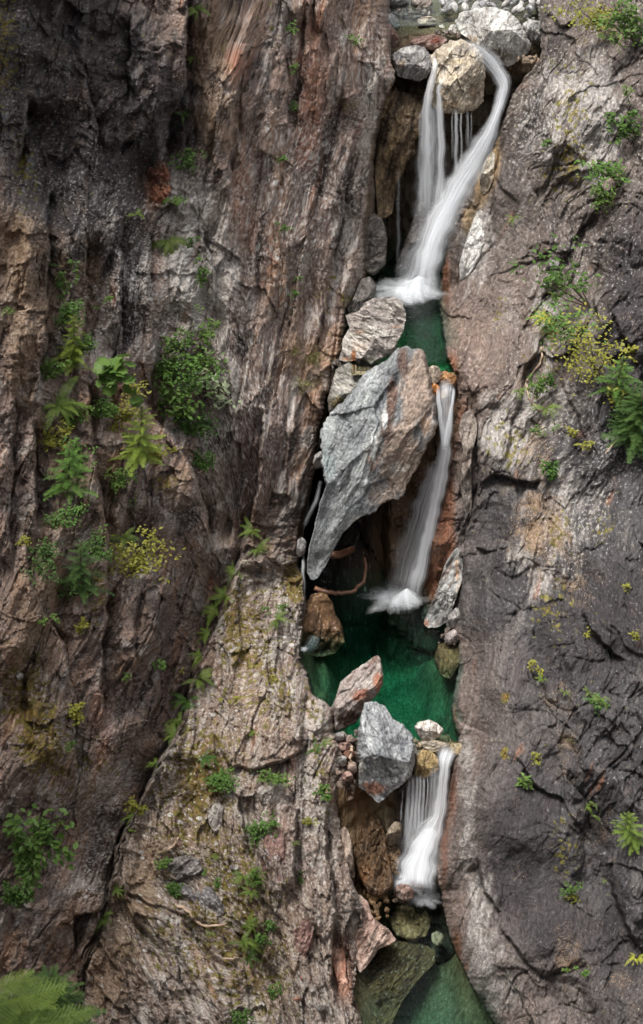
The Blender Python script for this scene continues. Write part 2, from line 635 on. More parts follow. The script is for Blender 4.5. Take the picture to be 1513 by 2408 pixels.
# foliation direction: near vertical on the cliff, diagonal on the ledge
crease = interp([(-300, 5000), (940, 5000), (960, 640), (1100, 612), (1205, 592), (1304, 565), (1390, 535), (1480, 500), (1590, 455), (1700, 430), (1800, 370),
                 (1880, 330), (1970, 285), (2060, 262), (2150, 245), (2260, 200), (2408, 180), (2720, 130)])
ledge = sstep(-14, 14, PXl - crease(PYl) + 10 * fbm(PXl / 40, PYl / 40, 77, 2)) * sstep(1180, 1380, PYl)
xs, ys = PXl * PXM, PYl * PXM
warp = 0.35 * fbm(xs / 2.2, ys / 3.5, 31, 3)
sp_ = lambda v, w: w * np.logaddexp(0, v / w)                  # soft ramp
Sl = xs + 0.16 * ys + (1 - ledge) * 0.26 * sp_(ys - 11.0, 0.8) - ledge * 0.62 * sp_(ys - 17.6, 0.6) * sstep(7.6, 4.6, xs - 0.25 * (ys - 18)) + warp
Tl = ys * 1.4 - (ys - 5.0) * 0.62 * sstep(440, 640, PXl) * (1 - ledge) - 0.1 * xs + 0.3 * fbm(xs, ys, 41, 2)
rough = 0.75 + 0.25 * fbm(xs / 2, ys / 2, 12, 2) + 0.15 * ledge
rel = 1.35 * carve(PXl, PYl, LLINES, 21, 14.0)
rel += blobs(PXl, PYl, [(385, 1230, 90, 190, 0.55), (330, 1480, 90, 170, 0.35), (330, 180, 110, 150, 0.45), (500, 190, 60, 160, 0.25), (470, 700, 60, 190, 0.25), (60, 700, 55, 170, 0.4), (60, 1560, 90, 200, 0.4), (680, 1100, 50, 220, 0.2), (300, 640, 40, 160, .25), (560, 1040, 60, 160, .2),
                        (455, 960, 70, 100, -0.55), (140, 900, 46, 160, -0.4), (160, 1180, 50, 140, -0.35), (20, 300, 60, 150, -0.5), (330, 430, 40, 60, -0.3), (170, 400, 60, 120, -.3), (610, 400, 40, 200, -.25), (430, 1640, 60, 120, -.45), (210, 1650, 40, 160, -.3), (330, 1850, 50, 120, -.3)])
rel += 0.26 * ridged(Sl / 1.25, Tl / 6.0, 1, 2) * (1 - 0.5 * ledge)
rel += 0.62 * chisel(Sl / 2.4, Tl / 6.0, 10, 0.7, 1.0) * (1 - 0.6 * ledge) + 0.30 * chisel(Sl / 1.5, Tl / 4.2, 11) + 0.16 * chisel(Sl / 0.62, Tl / 1.7, 12) + 0.07 * chisel(Sl / 0.27, Tl / 0.75, 13)
rel += (0.30 * blocks(Sl, Tl, 16, 1.0, 1.9) + 0.14 * blocks(Sl, Tl, 17, 0.42, 0.8)) * (0.6 + 0.5 * fbm(xs / 2.5, ys / 2.5, 18, 2)) + 0.16 * chisel(xs / 0.8, ys / 1.0, 19)
rel -= 0.14 * grooves(Sl, Tl, 14, 0.85, 4.0, 0.05) + 0.06 * grooves(Sl, Tl, 15, 0.4, 1.6, 0.07)
f1, r1, _ = facets(Sl, Tl, 3, 0.85, 2.6, 0.26, 0.20)
f2, r2_, e2 = facets(Sl, Tl, 4, 0.34, 1.05, 0.12, 0.10, 0.03)
f3, r3, e3 = facets(Sl, Tl, 5, 0.13, 0.42, 0.05, 0.07, 0.025)
thin = ridged(Sl / 0.28, Tl / 2.6, 6, 3)
rel += rough * (f1 + f2 + f3 * 0.9) + 0.02 * thin + 0.06 * fbm(Sl / 0.12, Tl / 0.2, 8, 3)
edge = (er[:, None] - PXl)
rel -= 0.35 * np.exp(-np.clip(edge, 0, None) / 14)
mg = sstep(-200, 0, PXl)
Dl = LD(PXl, PYl) - rel
# turn the corner into the gorge
W = 16
wu = (np.arange(1, W + 1) / W)
ix = LIf(rows)
PXw = er[:, None] + wu[None, :] ** 0.9 * np.maximum(ix - er, 4)[:, None] + 2.5 * noise(wu[None, :] * 7, rows[:, None] / 30, 9)
Dw = Dl[:, -1:] + 0.15 + wu[None, :] * 3.6 + 0.25 * fbm(wu[None, :] * 5, rows[:, None] / 70, 19, 3)
PYw = np.broadcast_to(rows[:, None], PXw.shape)
PXl, PYl2, Dl = np.concatenate([PXl, PXw], 1), np.concatenate([PYl, PYw], 1), np.concatenate([Dl, Dw], 1)
Sl = np.concatenate([Sl, Sl[:, -1:] + wu * 3.6], 1)
Tl = np.concatenate([Tl, np.repeat(Tl[:, -1:], W, 1)], 1)
padl = lambda a, v=None: np.concatenate([a, np.repeat(a[:, -1:], W, 1) if v is None else np.full((a.shape[0], W), v)], 1)
ledge, r1, r2_, r3, e2, thin, rel = [padl(a) for a in (ledge, r1, r2_, r3, e2, thin, rel)]
PYl = PYl2
Pl = at(PXl, PYl, Dl)
GL = {'rows': rows, 'PX': PXl, 'P': Pl}

# colours of the rock, some shade included
nA = fbm(Sl / 0.55, Tl / 3.2, 101, 4)
nB = fbm(Sl / 0.16, Tl / 1.1, 102, 4)
nC = fbm(PXl / 70, PYl / 90, 103, 4)
mixv = nA * 0.8 + nB * 0.55 + (r2_ - 0.5) * 0.35
Cl = np.broadcast_to(lin(128, 111, 102), PXl.shape + (3,)).copy()
Cl = mixc(Cl, lin(156, 126, 104), sstep(0.0, 0.5, mixv))
Cl = mixc(Cl, lin(76, 66, 62), sstep(-0.08, -0.45, mixv))
Cl = mixc(Cl, lin(160, 154, 149), sstep(0.04, 0.4, nC + 0.7 * nB) * 0.8)
dark = blobs(PXl, PYl, [(120, 60, 330, 330, 1.0), (330, 300, 150, 170, 0.9), (160, 480, 170, 200, 0.75), (120, 830, 60, 220, .5), (300, 760, 80, 260, 0.65), (110, 1150, 60, 170, 0.5),
                        (620, 190, 60, 160, .4), (360, 1560, 110, 240, 0.42), (430, 1450, 80, 120, 0.4), (330, 1850, 80, 160, 0.4), (60, 1350, 60, 220, 0.2), (770, 130, 80, 120, .25)])  # dark stain, with shade of the grooves and crease overhang painted in
dm = sstep(0.30, 0.85, dark + 0.42 * nA + 0.3 * nC)
Cl = mixc(Cl, lin(60, 57, 58), dm * 0.88)
Cl = mixc(Cl, lin(118, 116, 116), sstep(0.18, 0.42, fbm(Sl / 0.3, Tl / 1.4, 108, 5)) * dm * 0.55)
pale = blobs(PXl, PYl, [(480, 640, 90, 200, 0.9), (430, 470, 70, 120, .6), (520, 1190, 60, 130, 0.55), (880, 300, 40, 300, 0.7), (840, 620, 60, 200, 0.5), (260, 680, 60, 140, .5), (560, 900, 80, 120, .4),
                        (700, 1000, 60, 200, .3)])
pale += 0.48 * ledge
Cl = mixc(Cl, lin(172, 165, 158), sstep(0.18, 0.7, pale * 0.8 + 0.55 * nB + 0.25 * nC) * 0.8)
rustb = blobs(PXl, PYl, [(740, 130, 45, 160, 1.0), (720, 330, 35, 120, 0.7), (545, 150, 40, 60, 0.9), (375, 430, 28, 50, 1.1), (345, 1220, 45, 80, 0.7), (240, 1700, 50, 130, 0.75),
                         (365, 590, 18, 110, 0.9), (580, 480, 40, 130, 0.5), (620, 640, 40, 200, 0.45), (460, 1160, 20, 100, .6), (855, 440, 25, 120, 0.6), (430, 1500, 60, 120, .45), (810, 2270, 30, 120, 1.0),
                         (140, 620, 20, 60, .6), (680, 1780, 40, 60, .5), (280, 940, 30, 90, .6), (660, 2030, 40, 120, .4)])
Cl = mixc(Cl, lin(146, 98, 76), sstep(0.32, 0.95, rustb + 0.6 * nA + 0.35 * nB) * 0.75)
Cl = mixc(Cl, lin(150, 102, 76), sstep(0.30, 0.52, fbm(Sl / 0.4, Tl / 2.4, 171, 5)) * (1 - 0.8 * dm) * 0.6)
Cl = mixc(Cl, lin(128, 100, 80), sstep(0.2, 0.6, rustb * 0.4 + nC) * 0.35)
plum = blobs(PXl, PYl, [(740, 500, 110, 300, 0.5), (560, 1080, 70, 180, 0.6), (660, 1050, 90, 220, 0.4), (640, 2020, 70, 110, .8), (450, 2200, 140, 160, .3)])
Cl = mixc(Cl, lin(104, 86, 86), sstep(0.3, 0.8, plum + 0.4 * nA) * 0.7)
lichen = 0.17 + 0.25 * fbm(PXl / 50, PYl / 60, 155, 3) + blobs(PXl, PYl, [(430, 640, 110, 180, 0.55), (700, 480, 120, 260, 0.35), (560, 960, 90, 180, 0.35), (260, 600, 200, 300, 0.28), (80, 300, 200, 300, 0.18), (300, 1950, 160, 220, 0.35),
                                 (870, 300, 40, 250, .35), (520, 1120, 70, 200, .3)]) + 0.2 * ledge
litter = -0.30 + 0.4 * fbm(PXl / 40, PYl / 50, 157, 4) + 0.07 * ledge + blobs(PXl, PYl, [(500, 90, 55, 130, 0.62), (500, 300, 60, 80, 0.5), (45, 700, 60, 150, 0.65), (40, 560, 60, 60, .5), (140, 700, 50, 110, 0.4), (150, 1080, 60, 130, 0.45), (70, 1480, 90, 200, 0.45),
                                  (260, 1150, 60, 160, 0.4), (220, 640, 25, 120, .5), (250, 2280, 80, 150, 0.62), (330, 2080, 60, 120, 0.5), (420, 1960, 110, 120, 0.4), (700, 760, 60, 160, .3), (740, 860, 30, 60, .3), (420, 1130, 40, 50, .5), (600, 1250, 30, 90, .5),
                                  (560, 1700, 110, 200, 0.3), (620, 2200, 140, 160, 0.3), (140, 1330, 50, 120, .45), (60, 900, 40, 100, .4)])
moss = -0.40 + 0.35 * fbm(PXl / 40, PYl / 40, 158, 4) - 0.03 * ledge + blobs(PXl, PYl, [(60, 1620, 70, 120, 0.55), (100, 1760, 60, 90, 0.5), (560, 1440, 60, 130, 0.45), (480, 1780, 80, 100, 0.5), (690, 1370, 36, 60, 0.75), (600, 1560, 90, 150, 0.38), (450, 1900, 100, 140, 0.42),
                                (580, 2080, 120, 160, 0.4), (420, 2200, 160, 160, 0.36), (760, 1830, 40, 120, 0.45), (700, 1650, 80, 80, .35), (10, 120, 40, 200, .45), (60, 420, 30, 80, .5), (390, 1130, 40, 30, .5), (230, 1380, 50, 120, .4), (620, 2330, 130, 120, .4),
                                (780, 700, 50, 60, .4), (640, 40, 30, 60, .3), (210, 1800, 120, 120, .25)])
wetL = blobs(PXl, PYl, [(812, 2120, 18, 200, 0.2)]) + padl(np.zeros((len(rows), PXl.shape[1] - W)), 0.75) * sstep(200, 300, PYl) * sstep(760, 650, PYl)
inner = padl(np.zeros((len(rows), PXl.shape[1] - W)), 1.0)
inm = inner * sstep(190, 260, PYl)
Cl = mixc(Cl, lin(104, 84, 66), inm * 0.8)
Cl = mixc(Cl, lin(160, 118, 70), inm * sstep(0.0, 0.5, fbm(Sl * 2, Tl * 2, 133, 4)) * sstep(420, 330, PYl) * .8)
lichen = lichen - 0.22 * dm
rustA = 0.25 + np.clip(rustb, 0, 1) * 0.6
F = grid_faces(*PXl.shape)
ncol = PXl.shape[1]
fr, fc = F[:, 0] // ncol, F[:, 0] % ncol
on_ledge = (ledge > 0.5)[fr, fc]


def make_sheet(name, P, F, att, label=None):
    """only the vertices its faces use"""
    V = P.reshape(-1, 3)
    used, inv = np.unique(F, return_inverse=True)
    sub = {k: (t, a[used]) for k, (t, a) in att.items()}
    me = np_mesh(name, V[used], inv.reshape(F.shape), ROCK, True, sub)
    o = link(bpy.data.objects.new(name, me))
    o['kind'] = 'structure'
    return o


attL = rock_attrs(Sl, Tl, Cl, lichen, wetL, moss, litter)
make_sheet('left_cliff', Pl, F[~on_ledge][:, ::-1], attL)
make_sheet('rock_ledge', Pl, F[on_ledge][:, ::-1], attL)

# ---------------------------------------------------------------- right cliff
RE = [(-300, 1250), (0, 1262), (70, 1270), (120, 1274), (140, 1268), (188, 1231), (215, 1212), (244, 1200), (300, 1182), (346, 1166), (390, 1134), (440, 1104), (500, 1074), (560, 1058), (620, 1046),
      (680, 1036), (720, 1034), (789, 1046), (830, 1052), (856, 1060), (880, 1072), (922, 1074), (960, 1073), (1060, 1066), (1150, 1048),
      (1220, 1030), (1300, 1006), (1390, 986), (1440, 984), (1470, 1000), (1490, 1050), (1507, 1080), (1584, 1078), (1614, 1071), (1665, 1063), (1700, 1068),
      (1731, 1082), (1760, 1080), (1803, 1067), (1874, 1054), (1945, 1048), (1986, 1034), (2047, 1029), (2124, 1043), (2200, 1058), (2261, 1084),
      (2317, 1109), (2378, 1145), (2404, 1162), (2720, 1330)]
RD = tps([(1262, 0, 43.6), (1277, 137, 41.9), (1231, 188, 41.6), (1200, 244, 41.5), (1166, 346, 41.25), (1104, 440, 40.95), (1060, 560, 40.35), (1036, 680, 39.75),
          (1046, 789, 37.75), (1060, 856, 36.35), (1074, 922, 35.85), (1066, 1060, 35.5), (1048, 1150, 35.3), (1006, 1300, 35.0), (986, 1400, 34.75),
          (1000, 1470, 33.7), (1050, 1490, 33.4), (1081, 1507, 32.9), (1078, 1584, 31.9), (1063, 1665, 30.7), (1082, 1731, 29.9), (1054, 1874, 29.05),
          (1034, 1986, 28.6), (1029, 2047, 28.2), (1043, 2124, 27.95), (1058, 2200, 27.3), (1084, 2261, 26.6), (1145, 2378, 25.4), (1160, 2404, 25.1),
          (1160, 443, 40.3), (1152, 586, 39.4), (1124, 998, 35.3), (1117, 1202, 34.3), (1094, 1330, 33.8), (1100, 700, 38.7), (1110, 840, 36.6),
          (1513, 0, 40.4), (1513, 500, 36.8), (1513, 1000, 33.0), (1513, 1500, 29.0), (1513, 2000, 25.2), (1513, 2408, 22.6),
          (1300, 200, 40.4), (1300, 600, 37.8), (1300, 1000, 34.3), (1300, 1500, 30.5), (1300, 2000, 26.9), (1300, 2408, 24.1),
          (1930, 0, 37.5), (1930, 1200, 28.5), (1930, 2408, 20.0), (1150, 1900, 28.0), (1150, 2150, 26.7), (1150, 1600, 30.6)])
RLINES = [
    ([(1175, 350), (1168, 400), (1176, 438), (1231, 489)], 0.35, 40, -1),
    ([(1290, 150), (1240, 210), (1206, 270), (1180, 340), (1160, 443), (1155, 586), (1120, 637), (1080, 667), (1060, 720)], 0.55, 30, -1),
    ([(1412, 480), (1354, 560), (1318, 626), (1282, 688), (1262, 730)], 0.5, 60, 1),
    ([(1513, 320), (1501, 407), (1471, 458), (1450, 509), (1415, 611), (1400, 713), (1410, 800)], 0.6, 60, -1),
    ([(1290, 1131), (1242, 1131), (1160, 1120), (1122, 1140)], 0.4, 34, 1),
    ([(1128, 960), (1125, 1060), (1122, 1140), (1116, 1210), (1097, 1260), (1090, 1340), (1084, 1440), (1080, 1500)], 0.5, 26, -1),
    ([(1330, 860), (1321, 897), (1340, 946), (1368, 979), (1373, 1040)], 0.35, 40, -1),
    ([(1430, 720), (1451, 767), (1480, 830), (1513, 870)], 0.35, 40, -1),
    ([(1490, 1560), (1471, 1548), (1420, 1518), (1379, 1457), (1370, 1430)], 0.5, 40, 1),
    ([(1120, 2000), (1130, 2047), (1140, 2098), (1175, 2144), (1195, 2146)], 0.45, 36, -1),
    ([(1180, 2170), (1190, 2195), (1231, 2251), (1277, 2297), (1333, 2277), (1370, 2255)], 0.40, 36, -1),
    ([(1330, 1800), (1338, 1828), (1369, 1874), (1389, 1945), (1420, 1996), (1440, 2060)], 0.45, 30, 1),
    ([(1530, 1920), (1455, 1996), (1440, 2047), (1445, 2098), (1476, 2200), (1520, 2245)], 0.75, 55, -1),
    ([(1298, 2063), (1343, 2098), (1379, 2149), (1445, 2195)], 0.3, 30, -1),
    ([(1056, 1640), (1075, 1690), (1105, 1718), (1190, 1738)], 0.45, 36, 1),
    ([(1380, 560), (1350, 640), (1325, 700)], 0.3, 30, 1),
    ([(1270, 1250), (1250, 1350), (1245, 1440), (1262, 1530)], 0.22, 40, 1),
    ([(1250, 500), (1300, 420), (1390, 370)], 0.25, 36, 1),
    ([(1200, 1760), (1260, 1850), (1320, 1880), (1400, 1990)], 0.2, 36, -1),
    ([(1120, 1284), (1136, 1290), (1150, 1300)], 0.25, 18, -1),
    ([(1290, 30), (1310, 60), (1360, 50)], 0.4, 30, -1),
    ([(1420, 900), (1400, 1000), (1440, 1080)], 0.3, 36, 1),
    ([(1300, 760), (1240, 860), (1215, 960), (1190, 1090)], 0.25, 40, 1),
]
REf = interp(RE)
el = REf(rows) + 3.5 * fbm(rows / 24, rows * 0, 13, 3) + 2 * noise(rows / 6, rows * 0, 15)
NR = 230
uf = np.linspace(0, 1, NR)
mr = np.linspace(1513, 1930, 85)[1:]
PXr = np.concatenate([el[:, None] + uf[None, :] * (1513 - el)[:, None], np.broadcast_to(mr, (len(rows), len(mr)))], 1)
PYr = np.broadcast_to(rows[:, None], PXr.shape).copy()
xs, ys = PXr * PXM, PYr * PXM
low = sstep(1050, 1500, PYr)
Sr = xs + (0.42 - 0.12 * low) * (ys - 9) + 0.3 * fbm(xs / 2, ys / 2, 131, 3)
Tr = ys - 0.3 * xs + 0.2 * fbm(xs, ys, 141, 2)
smooth_m = blobs(PXr, PYr, [(1190, 430, 60, 100, 0.8), (1150, 700, 90, 200, 0.5), (1220, 1950, 120, 250, 0.55), (1110, 2250, 80, 250, .5), (1130, 1500, 60, 300, 0.5), (1300, 2150, 100, 150, .4), (1420, 1300, 100, 200, .3)])
rough = np.clip(0.8 - smooth_m, 0.2, 1) + 0.45 * blobs(PXr, PYr, [(1290, 720, 60, 150, 1), (1340, 300, 120, 150, .5)])
rel = 1.0 * carve(PXr, PYr, RLINES, 22, 13.0)
rel += 0.16 * fbm(Sr / 1.5, Tr / 3.2, 201, 3)
rel += (0.22 * blocks(Sr, Tr, 216, 1.3, 1.7) + 0.08 * blocks(Sr, Tr, 217, 0.5, 0.7)) * rough
rel += 0.60 * chisel(Sr / 3.0, Tr / 4.2, 218, 0.7, 1.0)
rel += blobs(PXr, PYr, [(1180, 430, 50, 90, .35), (1330, 330, 100, 120, .3), (1470, 620, 60, 160, .4), (1180, 1000, 60, 110, .25), (1290, 900, 50, 120, -.35), (1400, 950, 50, 80, .25), (1440, 1250, 90, 140, .3), (1250, 1220, 60, 70, -.2), (1180, 1550, 70, 160, .25), (1130, 1800, 60, 80, .3), (1240, 1950, 90, 150, .35),
                        (1330, 1720, 60, 110, -.2), (1390, 2000, 40, 120, -.4), (1490, 2090, 50, 120, .4), (1150, 2250, 60, 150, .3), (1290, 2230, 70, 60, .3), (1320, 2340, 70, 60, -.3)])
rel += (0.46 * chisel(Sr / 1.9, Tr / 2.6, 211) + 0.26 * chisel(xs / 0.85, ys / 0.95, 212)) * (0.45 + 0.55 * rough) + 0.07 * chisel(Sr / 0.3, Tr / 0.5, 213) * rough
rel -= (0.14 * grooves(Sr, Tr, 214, 1.1, 3.0, 0.04) + 0.10 * grooves(Tr, Sr, 215, 1.2, 2.6, 0.04)) * rough
f1, q1, _ = facets(Sr, Tr, 23, 0.9, 2.2, 0.10, 0.08)
f2, q2, e2r = facets(Sr, Tr, 24, 0.36, 0.9, 0.08, 0.08)
f3, q3, _ = facets(Sr, Tr, 25, 0.15, 0.3, 0.05, 0.06, 0.0)
rel += rough * (f1 + f2 + f3 * 0.9) + 0.04 * ridged(Sr / 0.35, Tr / 1.8, 26, 3) * rough + 0.03 * fbm(Sr / 0.12, Tr / 0.2, 28, 3) * (0.4 + rough)
edge = PXr - el[:, None]
rel -= 0.45 * np.exp(-np.clip(edge, 0, None) / 18)
Dr = RD(PXr, PYr) - rel
PXw = (el[:, None] - (wu[None, :] ** 0.9) * 7 + 2 * noise(wu[None, :] * 7, rows[:, None] / 30, 29))[:, ::-1]
Dw = (Dr[:, :1] + 0.15 + wu[None, :] * 3.4 + 0.2 * fbm(wu[None, :] * 5, rows[:, None] / 70, 39, 3))[:, ::-1]
padr = lambda a: np.concatenate([np.repeat(a[:, :1], W, 1), a], 1)
Sr = np.concatenate([(Sr[:, :1] - wu * 3.4)[:, ::-1], Sr], 1)
Tr, q1, q2, smooth_m = padr(Tr), padr(q1), padr(q2), padr(smooth_m)
PXr, Dr = np.concatenate([PXw, PXr], 1), np.concatenate([Dw, Dr], 1)
PYr = np.broadcast_to(rows[:, None], PXr.shape).copy()
Pr = at(PXr, PYr, Dr)
GR = {'rows': rows, 'PX': PXr, 'P': Pr}
nA = fbm(Sr / 0.6, Tr / 2.0, 301, 4)
nB = fbm(Sr / 0.14, Tr / 0.7, 302, 4)
nC = fbm(PXr / 80, PYr / 80, 303, 4)
mixv = nA * 0.8 + nB * 0.45 + (q2 - 0.5) * 0.25
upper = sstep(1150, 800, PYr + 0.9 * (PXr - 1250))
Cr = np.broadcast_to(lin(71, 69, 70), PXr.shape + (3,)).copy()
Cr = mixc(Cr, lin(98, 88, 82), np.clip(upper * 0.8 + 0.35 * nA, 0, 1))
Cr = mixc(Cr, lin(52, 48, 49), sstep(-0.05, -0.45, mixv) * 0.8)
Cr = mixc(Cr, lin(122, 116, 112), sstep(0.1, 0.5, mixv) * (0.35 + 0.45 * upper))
edgem = np.exp(-np.clip(PXr - padr(np.repeat(el[:, None], 1, 1))[:, -1:], 0, None) / (np.interp(PYr, [0, 560, 700, 900, 1050, 1350, 1600, 1760, 1900, 2060, 2220, 2408, 2720], [60, 60, 110, 110, 55, 45, 60, 85, 60, 60, 110, 150, 150]) * (1 + 0.6 * nC)))  # paler band: light on the left-facing edge, put into the colour
Cr = mixc(Cr, mixc(np.broadcast_to(lin(124, 105, 95), Cr.shape), lin(140, 124, 116), sstep(900, 1200, PYr)), np.clip(edgem * sstep(560, 700, PYr) * 1.15, 0, 1) * np.clip(0.75 + 0.5 * nA, 0, 1))
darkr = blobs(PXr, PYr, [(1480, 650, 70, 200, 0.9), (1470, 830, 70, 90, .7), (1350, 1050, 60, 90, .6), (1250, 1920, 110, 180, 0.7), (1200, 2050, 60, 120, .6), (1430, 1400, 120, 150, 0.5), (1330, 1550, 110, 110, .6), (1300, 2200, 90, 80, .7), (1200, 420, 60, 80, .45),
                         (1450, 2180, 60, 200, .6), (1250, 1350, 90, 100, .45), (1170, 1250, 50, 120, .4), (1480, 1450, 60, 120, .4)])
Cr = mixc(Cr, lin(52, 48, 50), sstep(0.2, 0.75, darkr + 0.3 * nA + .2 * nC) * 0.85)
paler = blobs(PXr, PYr, [(1380, 230, 90, 120, 0.6), (1420, 380, 60, 80, 0.6), (1250, 330, 60, 100, .35), (1290, 760, 50, 140, 0.6), (1210, 1010, 70, 100, 0.55), (1350, 1180, 80, 140, .35), (1260, 1330, 70, 120, .5), (1330, 950, 60, 60, .4),
                         (1130, 2180, 40, 160, .6), (1170, 2330, 60, 90, .5), (1100, 1900, 30, 120, .5), (1100, 1760, 30, 60, .4), (1120, 560, 50, 100, .7), (1240, 120, 30, 60, .3), (1150, 1010, 40, 100, .3)])
Cr = mixc(Cr, lin(152, 147, 143), sstep(0.22, 0.7, paler * 1.15 + 0.55 * nB + 0.3 * nC) * 0.85)
rr = blobs(PXr, PYr, [(1048, 660, 16, 80, 1.0), (1062, 860, 20, 40, 1.0), (1080, 980, 28, 70, 0.8), (1050, 1180, 26, 100, 1.2), (1015, 1340, 26, 90, 1.3), (1045, 1300, 30, 60, .9), (1068, 1680, 12, 60, .8), (1066, 1870, 16, 90, .9), (1045, 2000, 14, 120, 1.0), (1075, 2230, 16, 60, 1.0),
                      (1130, 780, 50, 120, .35), (1250, 1250, 60, 60, .35), (1110, 1850, 20, 40, .4), (1130, 1760, 30, 40, .5)])
Cr = mixc(Cr, lin(132, 88, 64), sstep(0.3, 1.0, rr + 0.35 * nA) * 0.8)
Cr = mixc(Cr, lin(140, 98, 74), sstep(0.38, 0.6, fbm(Sr / 0.5, Tr / 1.2, 331, 5)) * 0.55)
gold = blobs(PXr, PYr, [(1160, 360, 22, 90, .9), (1130, 440, 18, 60, .8), (1100, 520, 20, 50, .7)])
Cr = mixc(Cr, lin(165, 140, 105), sstep(0.3, 0.8, gold + .3 * nA) * 0.8)
lichr = -0.05 + 0.25 * fbm(PXr / 50, PYr / 60, 156, 3) + 0.16 * upper + blobs(PXr, PYr, [(1270, 300, 90, 120, .3), (1400, 1150, 110, 150, .35), (1220, 1000, 60, 100, .35), (1310, 1290, 90, 100, .3), (1330, 960, 60, 60, .3), (1460, 1050, 60, 80, .25), (1370, 560, 70, 100, .2)]) - 0.25 * smooth_m
litr = -0.40 + 0.5 * fbm(PXr / 34, PYr / 40, 157, 4) + blobs(PXr, PYr, [(1430, 60, 60, 60, .45), (1280, 830, 60, 140, .3), (1260, 1100, 50, 160, .42), (1260, 1270, 80, 60, .42), (1350, 1370, 60, 50, .4), (1340, 1760, 30, 90, .35), (1300, 1230, 60, 60, .3), (1450, 420, 40, 60, .4), (1340, 2250, 40, 90, .4), (1400, 1960, 60, 60, .3), (1310, 1640, 40, 40, .3), (1480, 2330, 60, 60, .3)])
mossr = -0.42 + 0.35 * fbm(PXr / 34, PYr / 34, 158, 4) + blobs(PXr, PYr, [(1350, 250, 60, 120, .42), (1330, 400, 60, 60, .42), (1180, 730, 20, 60, .3), (1200, 1050, 60, 70, .45), (1310, 1250, 60, 60, .42), (1300, 1430, 60, 70, .4), (1190, 1640, 12, 12, .9), (1185, 1772, 10, 18, 1.0), (1410, 40, 60, 50, .4), (1330, 2000, 40, 80, .4),
                                 (1280, 860, 50, 90, .3), (1420, 1240, 30, 50, .4), (1300, 780, 30, 40, .35)])
wetR = blobs(PXr, PYr, [(1045, 680, 18, 90, .8), (1066, 880, 20, 60, .7), (1050, 1180, 30, 130, 1.0), (1010, 1360, 30, 110, 1.0), (1040, 2010, 14, 140, .7), (1070, 2230, 14, 80, .7), (1066, 1700, 10, 60, .6), (1170, 300, 30, 120, .5), (1110, 470, 22, 80, .5)])
attR = rock_attrs(Sr, Tr, Cr, lichr, wetR, mossr, litr)
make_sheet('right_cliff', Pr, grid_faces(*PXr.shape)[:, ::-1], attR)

# ---------------------------------------------------------------- stream bed with its three steps
prof = np.array([(62, 10.6), (52, 10.2), (46, 10.0), (43.6, 10.0), (42.9, 9.9), (43.1, 9.3), (43.6, 8.2), (43.7, 6.8), (43.4, 5.2), (42.4, 3.8), (41, 3.0), (38.6, 2.9), (37.2, 3.6), (36.4, 4.86),
                 (36.05, 4.82), (35.9, 4.2), (35.75, 2.4), (35.5, 0.6), (35.25, -0.8), (34.6, -1.7), (33.5, -2.1), (32, -2.0), (30.9, -1.1), (30.0, -0.16), (29.62, -0.22), (29.6, -0.9),
                 (29.5, -1.7), (29.2, -2.7), (28.8, -3.6), (28, -4.5), (26.5, -4.9), (22, -5.0), (14, -5.4)])
seg = np.r_[0, np.cumsum(np.hypot(*np.diff(prof, axis=0).T))]
tt = np.linspace(0, seg[-1], 620)
# smooth the profile a little
yy0, zz0 = np.interp(tt, seg, prof[:, 0]), np.interp(tt, seg, prof[:, 1])
ker = np.hanning(9) / np.hanning(9).sum()
pad = lambda a: np.convolve(np.r_[[a[0]] * 4, a, [a[-1]] * 4], ker, 'valid')
yy0, zz0 = pad(yy0), pad(zz0)
xx = np.linspace(-4.5, 7.0, 300)
X, TT = np.meshgrid(xx, tt)
_x0 = np.interp(yy0, [22, 26, 28, 29, 30, 31, 33, 34.6, 35.4, 36, 37.5, 40, 43, 46, 62], [.0, .0, -.1, .0, -.1, -.5, -.9, -.7, .1, .65, .6, .9, 1.1, 1.2, 1.2])
_x1 = np.interp(yy0, [22, 24, 26, 28, 30, 33, 36, 39.7, 41.5, 44, 62], [5.2, 4.9, 4.1, 3.2, 3.2, 3.5, 3.5, 3.5, 4.6, 5.6, 6.5])
X = (_x0[:, None] + (X + 4.5) / 11.5 * (_x1 - _x0)[:, None]).astype(np.float32)
Y, Z = np.repeat(yy0[:, None], 300, 1), np.repeat(zz0[:, None], 300, 1)
step2 = sstep(36.2, 35.8, Y) * sstep(34.3, 35.2, Y)
Y = Y + step2 * 3.6 * sstep(1.55, 0.95, X)                         # hollow under the great boulder
st1 = sstep(43.3, 43.0, Y) * sstep(9.8, 9.2, Z) * sstep(3.2, 4.4, Z)
bank = sstep(1.7, 0.4, X) * sstep(29.3, 28.6, Y) * sstep(25.0, 26.5, Y)
Z = Z + bank * 1.55
s3 = sstep(29.75, 29.55, Y) * sstep(27.8, 28.6, Y)
Y = Y - s3 * 0.55 * sstep(1.35, 0.5, X)
fb1, k1, _ = facets(X, TT, 61, 0.8, 0.8, 0.35, 0.3)
fb2, k2, _ = facets(X, TT, 62, 0.28, 0.28, 0.14, 0.12)
stp = sstep(0.35, 0.6, np.abs(np.gradient(zz0, tt)))[:, None]
amp = 0.6 + 0.6 * stp
lipk = 1 - 0.85 * np.exp(-((Y - 36.25) / 0.25) ** 2) * (Z > 4) - 0.8 * np.exp(-((Y - 29.8) / 0.3) ** 2) * (Z > -.6)
d = (0.7 * fb1 + 0.7 * fb2 + 0.25 * chisel(X / 0.7, TT / 0.7, 67) + 0.10 * chisel(X / 0.26, TT / 0.26, 68) + 0.06 * fbm(X * 5, TT * 5, 63, 3)) * amp * lipk
Y = Y - d * stp * 0.9
Z = Z + d * (1 - stp) * 0.55
